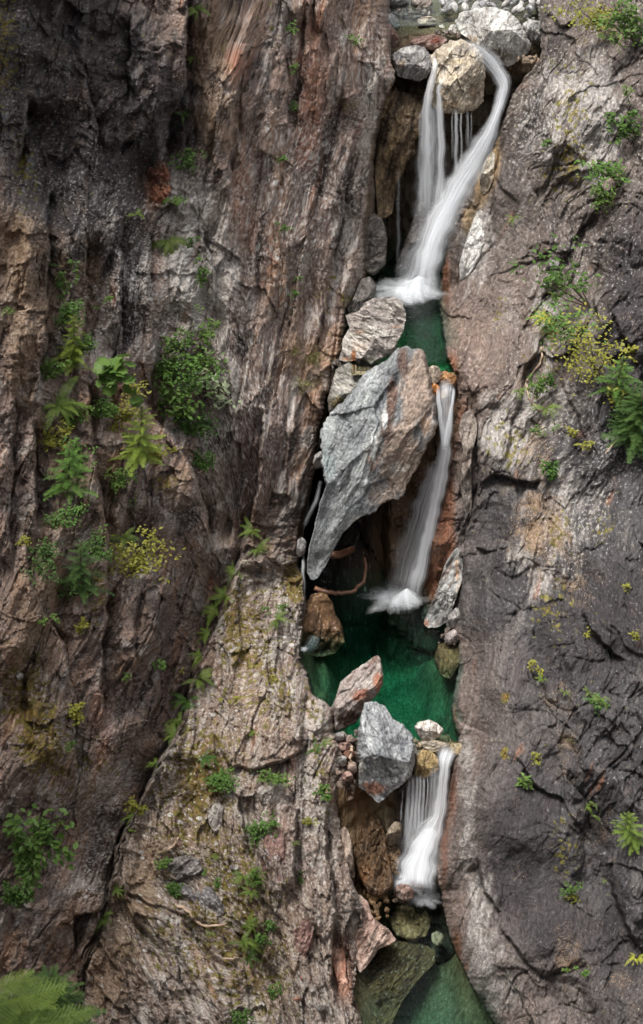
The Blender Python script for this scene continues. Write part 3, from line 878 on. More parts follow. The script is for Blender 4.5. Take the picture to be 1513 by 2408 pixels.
e_ = (X - _x0[:, None]) / (_x1 - _x0)[:, None]
surf = np.where(Y > 36.4, 5.0, np.where(Y > 29.8, 0.0, -3.0))
shal = np.clip(np.abs(2 * e_ - 1 + 0.35 * fbm(X, TT / 2, 69, 3)), 0, 1) ** 2.5 * (1 - stp) * (Z < surf - 0.2)
Z = Z + np.clip(surf - 0.12 - Z, 0, None) * np.clip(shal * 1.15, 0, 1)        # the bed shelves up to the banks
nA = fbm(X * 1.6, TT * 1.6, 64, 4)
Cb = np.broadcast_to(lin(150, 140, 112), X.shape + (3,)).copy()
Cb = mixc(Cb, lin(110, 84, 56), sstep(-0.1, 0.35, nA) * (0.25 + 0.75 * stp))
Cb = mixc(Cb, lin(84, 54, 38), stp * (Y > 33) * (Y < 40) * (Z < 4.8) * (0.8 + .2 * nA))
Cb = mixc(Cb, lin(48, 42, 38), stp * (Y > 33) * (Y < 40) * (Z < 4.8) * sstep(1.6, 1.0, X))  # shade in the hollow under the great boulder, painted into the bed
Cb = mixc(Cb, lin(72, 62, 58), stp * (Y > 40) * 0.75)
Cb = mixc(Cb, lin(104, 90, 70), (Y > 42.5) * (Z > 9) * 1.0)
Cb = mixc(Cb, lin(62, 60, 40), sstep(0.0, 0.4, fbm(X * 0.9, TT * 0.7, 66, 3)) * (1 - stp) * 0.7)
bk = np.clip(bank + stp * (Y < 30.2) * sstep(1.4, .9, X), 0, 1)
Cb = mixc(Cb, lin(112, 90, 62), bk * 0.8)
Cb = mixc(Cb, lin(120, 74, 44), bk * sstep(.0, .5, fbm(X * 2.2, TT * .8, 65, 4)) * 0.85)
Cb = mixc(Cb, lin(92, 88, 66), (Y < 28.9) * (1 - bk) * 0.75)
Cb = mixc(Cb, lin(104, 80, 52), np.clip(shal * 1.6, 0, 1) * (Z < 5.2) * 0.85)
Cb = mixc(Cb, lin(58, 46, 40), stp * (Y < 30.2) * sstep(1.3, 1.6, X) * 0.9)  # recess behind the lowest fall painted dark in place of shade
wetB = np.clip(stp * 0.9 + bk * .4, 0, 1)
Pb = np.stack([X, Y, Z], -1)
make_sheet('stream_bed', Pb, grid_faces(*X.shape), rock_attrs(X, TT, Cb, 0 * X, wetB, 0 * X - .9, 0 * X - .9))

# ---------------------------------------------------------------- the gorge walls go on downstream, past the viewpoint; unseen, they block low light
def gorge_wall(name, pts, seed):
    ya = np.linspace(24, -45, 70)
    za = np.linspace(-6, 30, 40)
    YY, ZZ = np.meshgrid(ya, za)
    base = np.interp(YY, [p[0] for p in pts], [p[1] for p in pts])
    lean_ = pts[0][2]
    XX = base + lean_ * (ZZ + 6) / 36 + 0.9 * fbm(YY / 4, ZZ / 9, seed, 4) + 0.5 * ridged(YY / 2.2, ZZ / 8, seed + 1, 2)
    Cw = np.broadcast_to(lin(100, 88, 82), XX.shape + (3,)).copy()
    Cw = mixc(Cw, lin(66, 60, 58), sstep(0, .5, fbm(YY / 2, ZZ / 5, seed + 3, 4)))
    make_sheet(name, np.stack([XX, YY, ZZ], -1), grid_faces(*XX.shape), rock_attrs(YY, ZZ, Cw, .15, 0, -.4, -.4))


def end_wall(name, y, seed):
    XX, ZZ = np.meshgrid(np.linspace(-16, 18, 50), np.linspace(-6, 30, 40))
    YY = y - 0.2 * (ZZ + 6) + 1.2 * fbm(XX / 4, ZZ / 8, seed, 4)
    Cw = mixc(np.broadcast_to(lin(100, 88, 82), XX.shape + (3,)).copy(), lin(66, 60, 58), sstep(0, .5, fbm(XX / 2, ZZ / 5, seed + 3, 4)))
    make_sheet(name, np.stack([XX, YY, ZZ], -1), grid_faces(*XX.shape), rock_attrs(XX, ZZ, Cw, .15, 0, -.4, -.4))


end_wall('light_block_wall', -38, 503)                        # unseen wall added behind the viewpoint to block low sky light
gorge_wall('left_gorge_wall', [(-45, -13, -1.5), (0, -11, -1.5), (12, -9.5, -1.5), (24, -9.0, -1.5)], 501)
gorge_wall('right_gorge_wall', [(-45, 14, 2.0), (0, 11.5, 2.0), (12, 10.0, 2.0), (24, 9.6, 2.0)], 502)

# ================================================================== BOULDERS
def boulder_mesh(name, outline, D, gx, gy, T, seed, pal, ang, planes=(), nf=5, wet=0.0, lichen=0.1, moss=-0.9, paint=(), res=1.0, rel=1.0, back=None, blocky=3.0, smooth_out=1, wetline=None):
    """closed stone: traced outline, its own thickness front and back, cut by planes, with broken plates on top"""
    rs = np.random.RandomState(seed)
    O = np.array(outline, float)
    x0, y0 = O[:, 0], O[:, 1]
    x1, y1 = np.roll(x0, -1), np.roll(y0, -1)
    cr = x0 * y1 - x1 * y0
    A = cr.sum() / 2
    cx, cy = ((x0 + x1) * cr).sum() / (6 * A), ((y0 + y1) * cr).sum() / (6 * A)
    Rm = math.sqrt(abs(A) / math.pi)
    nt = int(np.clip(Rm * 2.4 * res, 36, 300))
    nr = int(np.clip(Rm * 0.52 * res, 10, 70))
    nb = max(6, nr // 3)
    th = np.linspace(0, 2 * np.pi, nt, endpoint=False)
    ct, sn = np.cos(th), np.sin(th)
    r = np.zeros(nt)
    for i in range(len(O)):
        ax, ay, bx, by = x0[i] - cx, y0[i] - cy, x1[i] - cx, y1[i] - cy
        ex, ey = bx - ax, by - ay
        den = ct * ey - sn * ex
        den = np.where(np.abs(den) < 1e-9, 1e-9, den)
        q = (ax * ey - ay * ex) / den
        s = (ax * sn - ay * ct) / den
        ok = (q > 0) & (s >= -1e-6) & (s <= 1 + 1e-6)
        r = np.where(ok & (q > r), q, r)
    r = np.where(r <= 0, Rm, r)
    for _ in range(smooth_out):
        r = 0.25 * np.roll(r, 1) + 0.5 * r + 0.25 * np.roll(r, -1)
    r = r * (1 + 0.03 * noise(np.cos(th) * 6, np.sin(th) * 6, seed) + 0.022 * noise(np.cos(th) * 15, np.sin(th) * 15, seed + 1) + 0.012 * noise(np.cos(th) * 34, np.sin(th) * 34, seed + 2))
    rho_f = np.linspace(0, 1, nr) ** 0.85
    rho_b = np.linspace(1, 0, nb)[1:]
    rho = np.r_[rho_f, rho_b]
    RH, TH = np.meshgrid(rho, np.arange(nt), indexing='ij')
    X = RH * r[TH] * ct[TH]
    Yp = RH * r[TH] * sn[TH]
    front = (np.arange(len(rho)) < nr)[:, None]
    h = T * np.sqrt(np.clip(1 - RH ** blocky, 0, 1)) * 1.05
    pl = list(planes)
    for k in range(nf):
        pl.append((rs.uniform(0, 360), rs.uniform(0.72, 1.1), rs.uniform(0.35, 1.15)))
    hp = h.copy()
    for (a, c, s) in pl:
        dd = (X * math.cos(R(a)) + Yp * math.sin(R(a))) / Rm
        hp = np.minimum(hp, T * (c - s * dd))
    hp = np.maximum(hp, -0.15 * T)
    m = Rm * PXM
    ca, sa = math.cos(R(ang)), math.sin(R(ang))
    S = (X * ca + Yp * sa) * PXM + seed * 3.1
    Tt = (-X * sa + Yp * ca) * PXM + seed * 1.7
    fa, ra, _ = facets(S, Tt, seed + 400, 0.42 * m + .05, 0.8 * m + .1, 0.16 * m, 0.22 * m)
    fb, rb, _ = facets(S, Tt, seed + 410, 0.16 * m + .04, 0.34 * m + .08, 0.05 * m + .01, 0.08 * m + .01)
    ft, rt, _ = facets(S, Tt, seed + 420, 0.10, 0.22, 0.022, 0.035)
    dz = rel * (0.5 * fa + 0.5 * fb + ft + 0.13 * m * chisel(S / (0.55 * m + .05), Tt / (0.9 * m + .1), seed + 440) + 0.05 * m * chisel(S / (0.22 * m + .04), Tt / (0.4 * m + .06), seed + 441) + 0.03 * ridged(S / 0.25, Tt / 1.2, seed, 3) + 0.03 * fbm(S / .1, Tt / .14, seed + 3, 3))
    fade = 0.35 + 0.65 * sstep(1.0, 0.8, RH)
    hb = (back if back is not None else T) * np.sqrt(np.clip(1 - RH ** 2.2, 0, 1))
    px, py = cx + X, cy + Yp
    Dm = D + gx * X / 100 + gy * Yp / 100
    DD = np.where(front, Dm - hp - dz * fade, Dm + hb)
    P = at(px, py, DD)
    # colours
    nA = fbm(S / 0.35, Tt / 1.3, seed + 31, 4)
    nB = fbm(S / 0.10, Tt / 0.5, seed + 32, 4)
    C = np.broadcast_to(lin(*pal[0]), X.shape + (3,)).copy()
    C = mixc(C, lin(*pal[1]), sstep(0.0, 0.4, nA + 0.5 * nB))
    if len(pal) > 2:
        C = mixc(C, lin(*pal[2]), sstep(-0.05, -0.4, nA * .7 + nB * .6))
    for (bx, by, rx, ry, w, colr) in paint:
        b = blobs(px, py, [(bx, by, rx, ry, w)])
        C = mixc(C, lin(*colr), sstep(0.3, 0.7, b + 0.35 * nA + 0.3 * nB))
    wv = np.full(X.shape, wet, np.float32)
    if wetline is not None:
        wv = np.maximum(wv, sstep(wetline[0], wetline[1], py + 8 * nB))
    att = rock_attrs(S, Tt, C, lichen, wv, moss, -0.9)
    # one centre vertex in front, one behind
    nrow = len(rho)
    V = P.reshape(-1, 3)
    F = grid_faces(nrow, nt, wrap=True)
    V = np.concatenate([V[nt - 1:(nrow - 1) * nt + 1]])     # ring 0 and the last ring collapse to single vertices
    base = nt - 1
    mp = np.arange(nrow * nt)
    mp[:nt] = nt - 1
    mp[(nrow - 1) * nt:] = (nrow - 1) * nt
    F = mp[F] - base
    att = {k: (t, a[nt - 1:(nrow - 1) * nt + 1]) for k, (t, a) in att.items()}
    tri_f = F[:nt]
    tri_b = F[-nt:]
    mid = F[nt:-nt]
    me = bpy.data.meshes.new(name)
    faces = [tuple(q) for q in mid[:, ::-1].tolist()]
    faces += [tuple(dict.fromkeys(q)) for q in tri_f[:, ::-1].tolist()]
    faces += [tuple(dict.fromkeys(q)) for q in tri_b[:, ::-1].tolist()]
    org = at(cx, cy, D)
    me.from_pydata((V - org).tolist(), [], faces)
    for nm, (typ, arr) in att.items():
        a = me.attributes.new(nm, typ, 'POINT')
        arr = np.ascontiguousarray(arr, np.float32)
        if typ == 'FLOAT_COLOR':
            arr = np.concatenate([arr, np.ones((len(arr), 1), np.float32)], 1)
            a.data.foreach_set('color', arr.ravel())
        elif typ == 'FLOAT_VECTOR':
            a.data.foreach_set('vector', arr.ravel())
        else:
            a.data.foreach_set('value', arr.ravel())
    me.polygons.foreach_set('use_smooth', [True] * len(me.polygons))
    me.materials.append(ROCK)
    return me, org


def boulder(name, label, cat, outline, D, gx=0.0, gy=0.0, T=0.5, seed=1, pal=None, ang=0, group=None, **kw):
    me, org = boulder_mesh(name, outline, D, gx, gy, T, seed, pal, ang, **kw)
    o = link(bpy.data.objects.new(name, me))
    o.location = org
    return tag(o, label, cat, group)


GREY = [(150, 148, 146), (176, 172, 166), (112, 108, 106)]
GREYD = [(118, 115, 114), (150, 146, 142), (82, 78, 76)]
GOLD = [(158, 147, 130), (180, 173, 160), (118, 104, 90)]
RED = [(132, 108, 100), (160, 146, 138), (104, 74, 64)]
WETB = [(112, 86, 62), (142, 114, 82), (74, 56, 42)]

# --- the great wedged boulder
boulder('boulder', 'huge grey and brown wedge-shaped boulder jammed across the gorge beside the middle waterfall', 'boulder',
        [(935, 822), (958, 815), (985, 818), (1003, 832), (1008, 870), (1012, 900), (1024, 925), (1030, 985), (1026, 1020), (1007, 1042), (988, 1090), (967, 1122),
         (950, 1160), (936, 1176), (902, 1182), (884, 1204), (846, 1218), (820, 1238), (792, 1264), (776, 1300), (768, 1334), (740, 1372), (720, 1352), (722, 1304), (733, 1260),
         (745, 1211), (766, 1141), (756, 1085), (754, 1010), (775, 975), (815, 935), (850, 890), (875, 865), (905, 850)],
        34.9, 0.15, -0.42, 1.05, 11, [(126, 129, 130), (156, 159, 158), (92, 94, 97)], 28,
        planes=[(205, 0.80, 0.62), (25, 0.82, 0.22), (62, 1.0, 0.6), (280, 1.0, 0.3)], nf=1, lichen=0.12, res=1.25, rel=0.5, back=1.3, blocky=9,
        paint=[(985, 920, 60, 130, 0.9, (142, 126, 114)), (945, 1080, 75, 110, 0.9, (140, 124, 112)), (900, 1170, 60, 60, 0.7, (136, 122, 112)), (1000, 1000, 30, 60, .6, (150, 122, 98)),
               (948, 850, 16, 40, 1.0, (96, 78, 70)), (922, 930, 15, 70, 1.0, (98, 78, 68)), (908, 1000, 15, 50, 1.0, (96, 78, 70)), (880, 1080, 16, 50, .8, (120, 98, 86)),
               (905, 985, 8, 30, 1.0, (196, 196, 194)), (880, 1055, 9, 40, 1.0, (192, 194, 192)), (845, 1130, 30, 50, .7, (180, 184, 182)), (930, 1100, 40, 20, .6, (186, 180, 172)), (775, 1090, 30, 90, .6, (128, 138, 138)), (835, 1225, 40, 30, .6, (190, 188, 182))])
boulder('boulder', 'grey boulder with rust-orange stains between left cliff and upper green pool', 'boulder',
        [(812, 742), (845, 730), (862, 708), (885, 700), (930, 700), (948, 712), (956, 740), (952, 770), (938, 800), (925, 832), (895, 848), (870, 862), (855, 845), (820, 852), (795, 850), (803, 830), (806, 800), (822, 770)],
        37.2, 0.1, -0.3, 0.75, 12, [(152, 144, 138), (178, 172, 164), (112, 104, 98)], -65, planes=[(270, 0.75, 0.5), (200, 0.95, 0.6), (90, 0.95, 0.5)], nf=3, res=1.2, back=0.9,
        paint=[(930, 768, 28, 8, .6, (168, 124, 90)), (845, 780, 20, 10, .5, (162, 126, 96)), (832, 840, 8, 22, .8, (150, 100, 66)), (815, 845, 20, 8, .6, (150, 112, 80)), (850, 815, 30, 25, .4, (140, 120, 104))])
boulder('boulder', 'dark grey boulder in the gap below the rust-stained boulder, against the left cliff', 'boulder',
        [(790, 868), (820, 852), (850, 862), (872, 880), (882, 905), (840, 930), (800, 950), (775, 975), (770, 940), (782, 900)], 36.6, 0, -0.3, 0.5, 13, [(132, 130, 124), (156, 152, 144), (92, 88, 80)], -60, planes=[(270, .8, .5)], back=.6,
        paint=[(795, 945, 25, 20, .7, (120, 108, 70))])
boulder('rock', 'small pale rounded rock beside the lip of the middle waterfall', 'rock',
        [(1004, 868), (1018, 858), (1032, 862), (1040, 878), (1036, 895), (1020, 908), (1006, 900)], 35.9, 0, -.3, .22, 14, [(150, 136, 122), (176, 160, 142), (112, 98, 86)], 0, nf=3)
boulder('rock', 'orange-brown wet rock at the lip of the middle waterfall', 'rock',
        [(1036, 890), (1048, 872), (1058, 878), (1066, 876), (1076, 890), (1072, 905), (1050, 912), (1034, 918)], 35.95, 0, -.3, .2, 15, [(150, 110, 72), (176, 140, 100), (104, 70, 46)], 0, nf=3, wet=.5)
boulder('rock', 'small orange rock under the pale rock, against the great boulder', 'rock',
        [(1008, 912), (1022, 900), (1034, 908), (1036, 925), (1020, 934), (1008, 928)], 35.6, 0, -.3, .16, 16, [(180, 120, 70), (196, 148, 100), (136, 90, 56)], 0, nf=2, wet=.2)
boulder('rock', 'grey rock left of the narrow top of the middle waterfall', 'rock',
        [(1008, 932), (1030, 926), (1034, 950), (1034, 990), (1024, 1010), (1014, 980)], 35.55, 0, -.3, .2, 17, GREYD, 0, nf=3, wet=.4)
boulder('rock', 'small wet stone splitting the water just below the middle lip', 'rock',
        [(1036, 920), (1050, 914), (1058, 926), (1054, 946), (1046, 958), (1038, 940)], 35.5, 0, -.3, .14, 18, GOLD, 0, nf=2, wet=.6)

# --- top of the gorge
boulder('boulder', 'tan and golden chockstone under the upper waterfall lip with water sheeting round it', 'boulder',
        [(1010, 132), (1030, 112), (1060, 96), (1090, 92), (1115, 104), (1135, 130), (1142, 165), (1140, 205), (1136, 240), (1118, 258), (1092, 268), (1050, 268), (1018, 256), (1002, 240), (1004, 200), (1014, 170)],
        42.2, 0.2, -0.3, 0.85, 21, GOLD, 10, planes=[(270, .72, .5), (90, .95, .55), (10, .95, .4)], nf=3, res=1.4, back=1.0, wetline=(300, 330),
        paint=[(1075, 145, 60, 10, .5, (178, 160, 132)), (1070, 180, 50, 8, .5, (186, 168, 140)), (1090, 115, 30, 14, .8, (128, 120, 110)), (1115, 215, 22, 30, .7, (120, 104, 88)), (1060, 245, 50, 18, .6, (112, 92, 72)), (1050, 220, 30, 20, .5, (150, 132, 112))])
boulder('boulder', 'dark grey angular boulder left of the upper waterfall, over the black recess', 'boulder',
        [(920, 130), (945, 112), (975, 105), (1000, 112), (1016, 135), (1018, 160), (1004, 182), (985, 192), (960, 186), (935, 180), (926, 160)],
        42.0, 0, -.3, .5, 22, GREYD, 20, planes=[(270, .72, .55), (90, .8, .7), (30, .9, .5)], nf=2, res=1.4, back=.7, paint=[(960, 118, 40, 10, .8, (190, 188, 182)), (945, 150, 20, 16, .5, (160, 140, 118))])
boulder('boulder', 'large pale rounded boulder at top right of the upper waterfall', 'boulder',
        [(1068, 48), (1085, 30), (1120, 18), (1160, 16), (1195, 26), (1220, 48), (1236, 75), (1250, 105), (1246, 122), (1225, 140), (1196, 158), (1170, 150), (1150, 128), (1120, 112), (1100, 92), (1080, 75)],
        43.0, 0, -.4, .7, 23, [(168, 166, 162), (188, 186, 180), (132, 128, 122)], 10, planes=[(85, .82, .75), (270, .95, .4)], nf=1, res=1.4, rel=.55, back=.8, lichen=.2, blocky=2.2,
        paint=[(1170, 130, 60, 22, .8, (104, 96, 86)), (1110, 95, 30, 18, .7, (118, 106, 90))])
boulder('rock', 'rounded grey rock tucked right of the large pale boulder, under the right cliff', 'rock',
        [(1228, 58), (1245, 44), (1270, 50), (1280, 72), (1274, 98), (1255, 104), (1238, 90)], 43.2, 0, -.3, .35, 24, GREY, 0, nf=3, back=.4)
boulder('rock', 'reddish brown flat rock at the stream edge behind the dark angular boulder', 'rock',
        [(958, 98), (985, 86), (1020, 80), (1044, 86), (1056, 96), (1040, 108), (1018, 120), (985, 112)], 42.7, 0, -.3, .3, 25, RED, 70, nf=4, wet=.3, back=.4, paint=[(1025, 95, 16, 10, .9, (110, 62, 48))])
boulder('rock', 'reddish rock against the left cliff at the top of the gorge', 'rock',
        [(900, 62), (915, 54), (930, 70), (942, 95), (938, 112), (918, 120), (902, 108)], 43.0, 0, -.3, .3, 26, RED, 20, nf=4, back=.4)
boulder('rock', 'pale grey rock behind the reddish one in the top left corner of the stream', 'rock',
        [(904, 40), (918, 30), (932, 38), (942, 60), (930, 74), (912, 66)], 43.7, 0, -.3, .25, 27, GREY, 20, nf=3, back=.3)
boulder('rock', 'broad grey rock on the far left stream bank at the picture top', 'rock',
        [(902, -20), (950, -16), (964, 8), (958, 22), (930, 26), (906, 16)], 44.9, 0, -.3, .35, 28, GREY, 60, nf=3, back=.4)
boulder('rock', 'brownish grey rock right of the broad one on the far stream bank', 'rock',
        [(966, -10), (1000, -14), (1020, 6), (1012, 22), (985, 24), (968, 14)], 44.9, 0, -.3, .3, 29, [(150, 138, 130), (172, 164, 156), (118, 106, 98)], 60, nf=3, back=.4)
boulder('rock', 'flat cream rock standing alone in the upper stream', 'rock',
        [(978, 50), (992, 40), (1012, 37), (1030, 48), (1028, 56), (1002, 60), (984, 58)], 43.75, 0, -.3, .2, 30, [(186, 172, 156), (200, 188, 174), (150, 132, 116)], 80, nf=3, back=.3)
boulder('rock', 'small grey rock in the water beside the large pale boulder', 'rock',
        [(1052, 74), (1060, 58), (1072, 58), (1076, 76), (1066, 84)], 43.0, 0, -.3, .16, 31, GREY, 0, nf=2, back=.2)
boulder('rock', 'tiny white rock in the upper stream right of the cream rock', 'rock',
        [(1030, 62), (1040, 57), (1048, 62), (1044, 68), (1033, 67)], 43.3, 0, -.3, .08, 32, [(196, 190, 184), (206, 202, 196), (160, 152, 146)], 0, nf=2, back=.15)
boulder('boulder', 'golden-brown wet rock pillar at the left of the upper fall recess', 'boulder',
        [(890, 215), (930, 205), (960, 216), (990, 222), (1002, 246), (996, 285), (1000, 312), (976, 330), (978, 362), (956, 380), (950, 405), (930, 440), (925, 500), (890, 520), (880, 400)],
        42.1, 0.2, -.3, .6, 33, [(116, 100, 80), (158, 136, 104), (70, 58, 48)], 15, planes=[(20, .85, .6)], nf=4, wet=.5, back=.9, res=1.3, rel=1.6)
boulder('boulder', 'dark layered block low on the left of the upper pool', 'boulder',
        [(852, 520), (880, 500), (902, 520), (912, 560), (908, 620), (880, 650), (858, 640), (846, 600), (846, 560)], 40.9, .4, -.3, .45, 34, [(106, 100, 96), (140, 132, 124), (74, 68, 64)], 60, planes=[(0, .85, .6)], nf=3, wet=.3, back=.7, res=1.2)
boulder('boulder', 'dark wet block at the left edge of the upper pool', 'boulder',
        [(835, 690), (850, 655), (872, 650), (886, 672), (884, 700), (866, 720), (845, 745), (826, 748), (815, 730)], 39.2, .3, -.3, .45, 35, [(96, 92, 90), (124, 120, 116), (64, 60, 58)], 10, nf=4, wet=.5, back=.6)
boulder('boulder', 'dark rock low behind the veil of the upper waterfall', 'boulder',
        [(925, 640), (945, 590), (985, 480), (1010, 470), (1030, 490), (1020, 560), (985, 640), (950, 668), (930, 665)], 41.6, .1, -.3, .6, 36, [(98, 94, 92), (124, 116, 108), (66, 62, 60)], 30, nf=4, wet=.6, back=.8)
boulder('rock', 'white and pale grey streaked rock right of the upper waterfall', 'rock',
        [(1120, 500), (1140, 478), (1150, 500), (1146, 560), (1130, 610), (1104, 652), (1082, 664), (1080, 620), (1098, 560)], 40.3, 0, -.3, .25, 37, [(176, 174, 170), (200, 198, 194), (124, 118, 112)], 30, nf=4, res=1.3, back=.5)
boulder('rock', 'golden lumpy rock beside the bend of the upper waterfall', 'rock',
        [(1130, 400), (1152, 360), (1166, 358), (1162, 420), (1150, 450), (1140, 462), (1128, 440)], 40.7, 0, -.3, .25, 38, GOLD, 20, nf=4, back=.5)

# --- round the middle pool
boulder('rock', 'rounded grey stone wedged high between left cliff and great boulder', 'rock',
        [(740, 1070), (755, 1060), (770, 1070), (774, 1085), (758, 1100), (742, 1104), (736, 1090)], 35.6, 0, -.3, .22, 41, GREY, 0, nf=2, back=.35, wetline=(1085, 1100))
boulder('rock', 'square grey stone caught low between left cliff and the tip of the great boulder', 'rock',
        [(700, 1268), (712, 1262), (722, 1275), (718, 1300), (706, 1312), (696, 1305)], 34.8, 0, -.3, .2, 42, GREY, 0, nf=3, back=.4)
boulder('boulder', 'brown wet boulder half sunk at the left of the middle pool under the trickle', 'boulder',
        [(715, 1420), (735, 1395), (765, 1392), (782, 1415), (790, 1445), (806, 1470), (812, 1510), (790, 1535), (755, 1545), (715, 1540), (700, 1520), (702, 1470)],
        34.0, 0, -.9, .5, 43, WETB, 15, planes=[(90, .8, .4)], nf=4, wet=.35, res=1.2, back=.9)
boulder('boulder', 'long pale grey slab leaning at the foot of the middle waterfall', 'boulder',
        [(1062, 1300), (1080, 1285), (1090, 1310), (1086, 1370), (1070, 1420), (1056, 1460), (1030, 1476), (1006, 1478), (996, 1462), (1008, 1440), (1030, 1380), (1046, 1330)],
        33.9, 0, -.35, .35, 44, [(146, 146, 144), (168, 166, 162), (108, 100, 94)], 30, planes=[(30, .85, .7), (90, .9, .4)], nf=3, res=1.3, back=.6, paint=[(1002, 1466, 14, 12, .7, (156, 118, 98)), (1075, 1340, 10, 50, .6, (160, 128, 100))])
boulder('boulder', 'twisted pale grey rock strip against the right cliff beside the middle waterfall', 'boulder',
        [(1086, 975), (1104, 965), (1122, 985), (1124, 1020), (1112, 1060), (1108, 1120), (1112, 1190), (1100, 1235), (1090, 1190), (1082, 1130), (1082, 1090), (1092, 1050), (1078, 1020)],
        35.0, 0, -.3, .3, 45, [(124, 114, 106), (146, 138, 130), (92, 80, 72)], 8, nf=4, res=1.4, back=.6)
boulder('rock', 'small dark rock at the water edge below the leaning pale slab', 'rock',
        [(1050, 1490), (1068, 1478), (1080, 1490), (1078, 1512), (1056, 1518), (1044, 1506)], 33.3, 0, -.3, .2, 46, [(130, 122, 120), (160, 150, 146), (96, 86, 82)], 0, nf=3, back=.4, wetline=(1500, 1512))
boulder('rock', 'small grey rock between the pale slab and the right cliff', 'rock',
        [(1060, 1440), (1076, 1425), (1084, 1445), (1078, 1470), (1056, 1480), (1048, 1470)], 33.6, 0, -.3, .2, 47, GREYD, 0, nf=3, back=.4)
boulder('boulder', 'submerged yellowish boulder at the right of the middle pool', 'boulder',
        [(1030, 1515), (1060, 1508), (1085, 1520), (1085, 1560), (1060, 1600), (1035, 1590), (1020, 1550)], 33.1, 0, -1.0, .3, 48, [(96, 76, 50), (120, 98, 66), (66, 50, 34)], 0, nf=3, back=.5, wet=.3)
boulder('boulder', 'pointed grey and rust-red boulder standing at the front of the middle pool', 'boulder',
        [(885, 1540), (896, 1548), (901, 1580), (903, 1605), (890, 1630), (868, 1655), (850, 1680), (838, 1700), (815, 1712), (788, 1722), (786, 1690), (778, 1665), (790, 1640), (800, 1605), (830, 1578), (858, 1560)],
        30.75, 0.1, -.35, .55, 51, [(150, 140, 134), (172, 166, 160), (112, 92, 84)], 42, planes=[(225, .85, .75), (60, .82, .55)], nf=2, res=1.35, back=.8,
        paint=[(890, 1605, 16, 30, .8, (150, 106, 86)), (850, 1635, 40, 22, .7, (140, 98, 82)), (820, 1690, 36, 26, .9, (84, 64, 56)), (860, 1660, 30, 26, .7, (96, 70, 60))])
boulder('boulder', 'blue-grey veined slab boulder poised above the lower waterfall', 'boulder',
        [(858, 1650), (885, 1650), (905, 1660), (925, 1690), (950, 1705), (970, 1730), (978, 1755), (976, 1790), (968, 1825), (940, 1850), (915, 1868), (892, 1890), (870, 1872), (845, 1852), (842, 1825), (845, 1790), (838, 1765), (843, 1715), (850, 1680)],
        29.35, 0.12, -.4, .6, 52, [(138, 140, 142), (166, 168, 168), (104, 106, 110)], -20, planes=[(95, .88, .85), (270, 1.0, .35), (185, .95, .5), (0, .98, .35)], nf=1, res=1.4, rel=.6, back=.8,
        paint=[(885, 1855, 34, 18, .9, (150, 112, 96)), (860, 1845, 12, 10, .6, (156, 114, 92)), (910, 1740, 40, 50, .45, (116, 120, 126)), (850, 1800, 20, 30, .6, (184, 182, 176))])
boulder('rock', 'whitish rock in the water at the lip of the lower waterfall', 'rock',
        [(974, 1710), (985, 1697), (1010, 1692), (1028, 1700), (1045, 1716), (1034, 1732), (1015, 1745), (998, 1748), (984, 1730)], 29.9, 0, -.3, .28, 53, [(186, 178, 170), (202, 198, 192), (146, 134, 122)], 0, planes=[(270, .8, .4), (90, .8, .6)], nf=2, back=.4, res=1.3)
boulder('rock', 'flat tan rock beneath the whitish rock at the lower lip', 'rock',
        [(985, 1744), (1005, 1738), (1035, 1742), (1060, 1750), (1056, 1764), (1030, 1772), (1005, 1768)], 29.7, 0, -.3, .16, 54, GOLD, 80, nf=2, back=.3, wet=.4)
boulder('rock', 'golden wet rock under the lower lip with water on both sides', 'rock',
        [(976, 1775), (995, 1762), (1020, 1768), (1034, 1785), (1034, 1808), (1018, 1824), (992, 1830), (974, 1822)], 29.55, 0, -.3, .25, 55, [(150, 130, 92), (180, 158, 116), (106, 86, 58)], 10, nf=3, back=.5, wet=.35)
for i, (x, y, rx, ry, lab) in enumerate([
        (800, 1732, 15, 11, 'small grey stone between the pointed boulder and the ledge edge'), (824, 1740, 12, 10, 'small brown stone left of the slab boulder top'),
        (812, 1756, 18, 11, 'flat pinkish stone left of the blue-grey slab'), (822, 1775, 14, 12, 'rusty stone left of the blue-grey slab, above the bleached stick'),
        (806, 1790, 13, 14, 'pale stone in the rubble left of the slab'), (830, 1805, 12, 15, 'dark stone squeezed against the slab boulder'), (818, 1826, 14, 13, 'lowest brown stone in the rubble left of the slab')]):
    a = np.linspace(0, 2 * np.pi, 9, endpoint=False)
    boulder('rock', lab, 'rock', [(x + rx * math.cos(k) * (1 + .2 * math.sin(3 * k + i)), y + ry * math.sin(k)) for k in a], float(29.7 - 0.012 * (y - 1740)), 0, -.3, .18, 60 + i,
            [[(132, 128, 126), (160, 154, 150), (96, 90, 88)], [(136, 118, 108), (160, 142, 130), (100, 84, 76)], [(150, 120, 110), (172, 150, 140), (112, 88, 80)], [(136, 100, 84), (160, 128, 108), (96, 70, 58)]][i % 4], 20 * i, nf=3, back=.45)

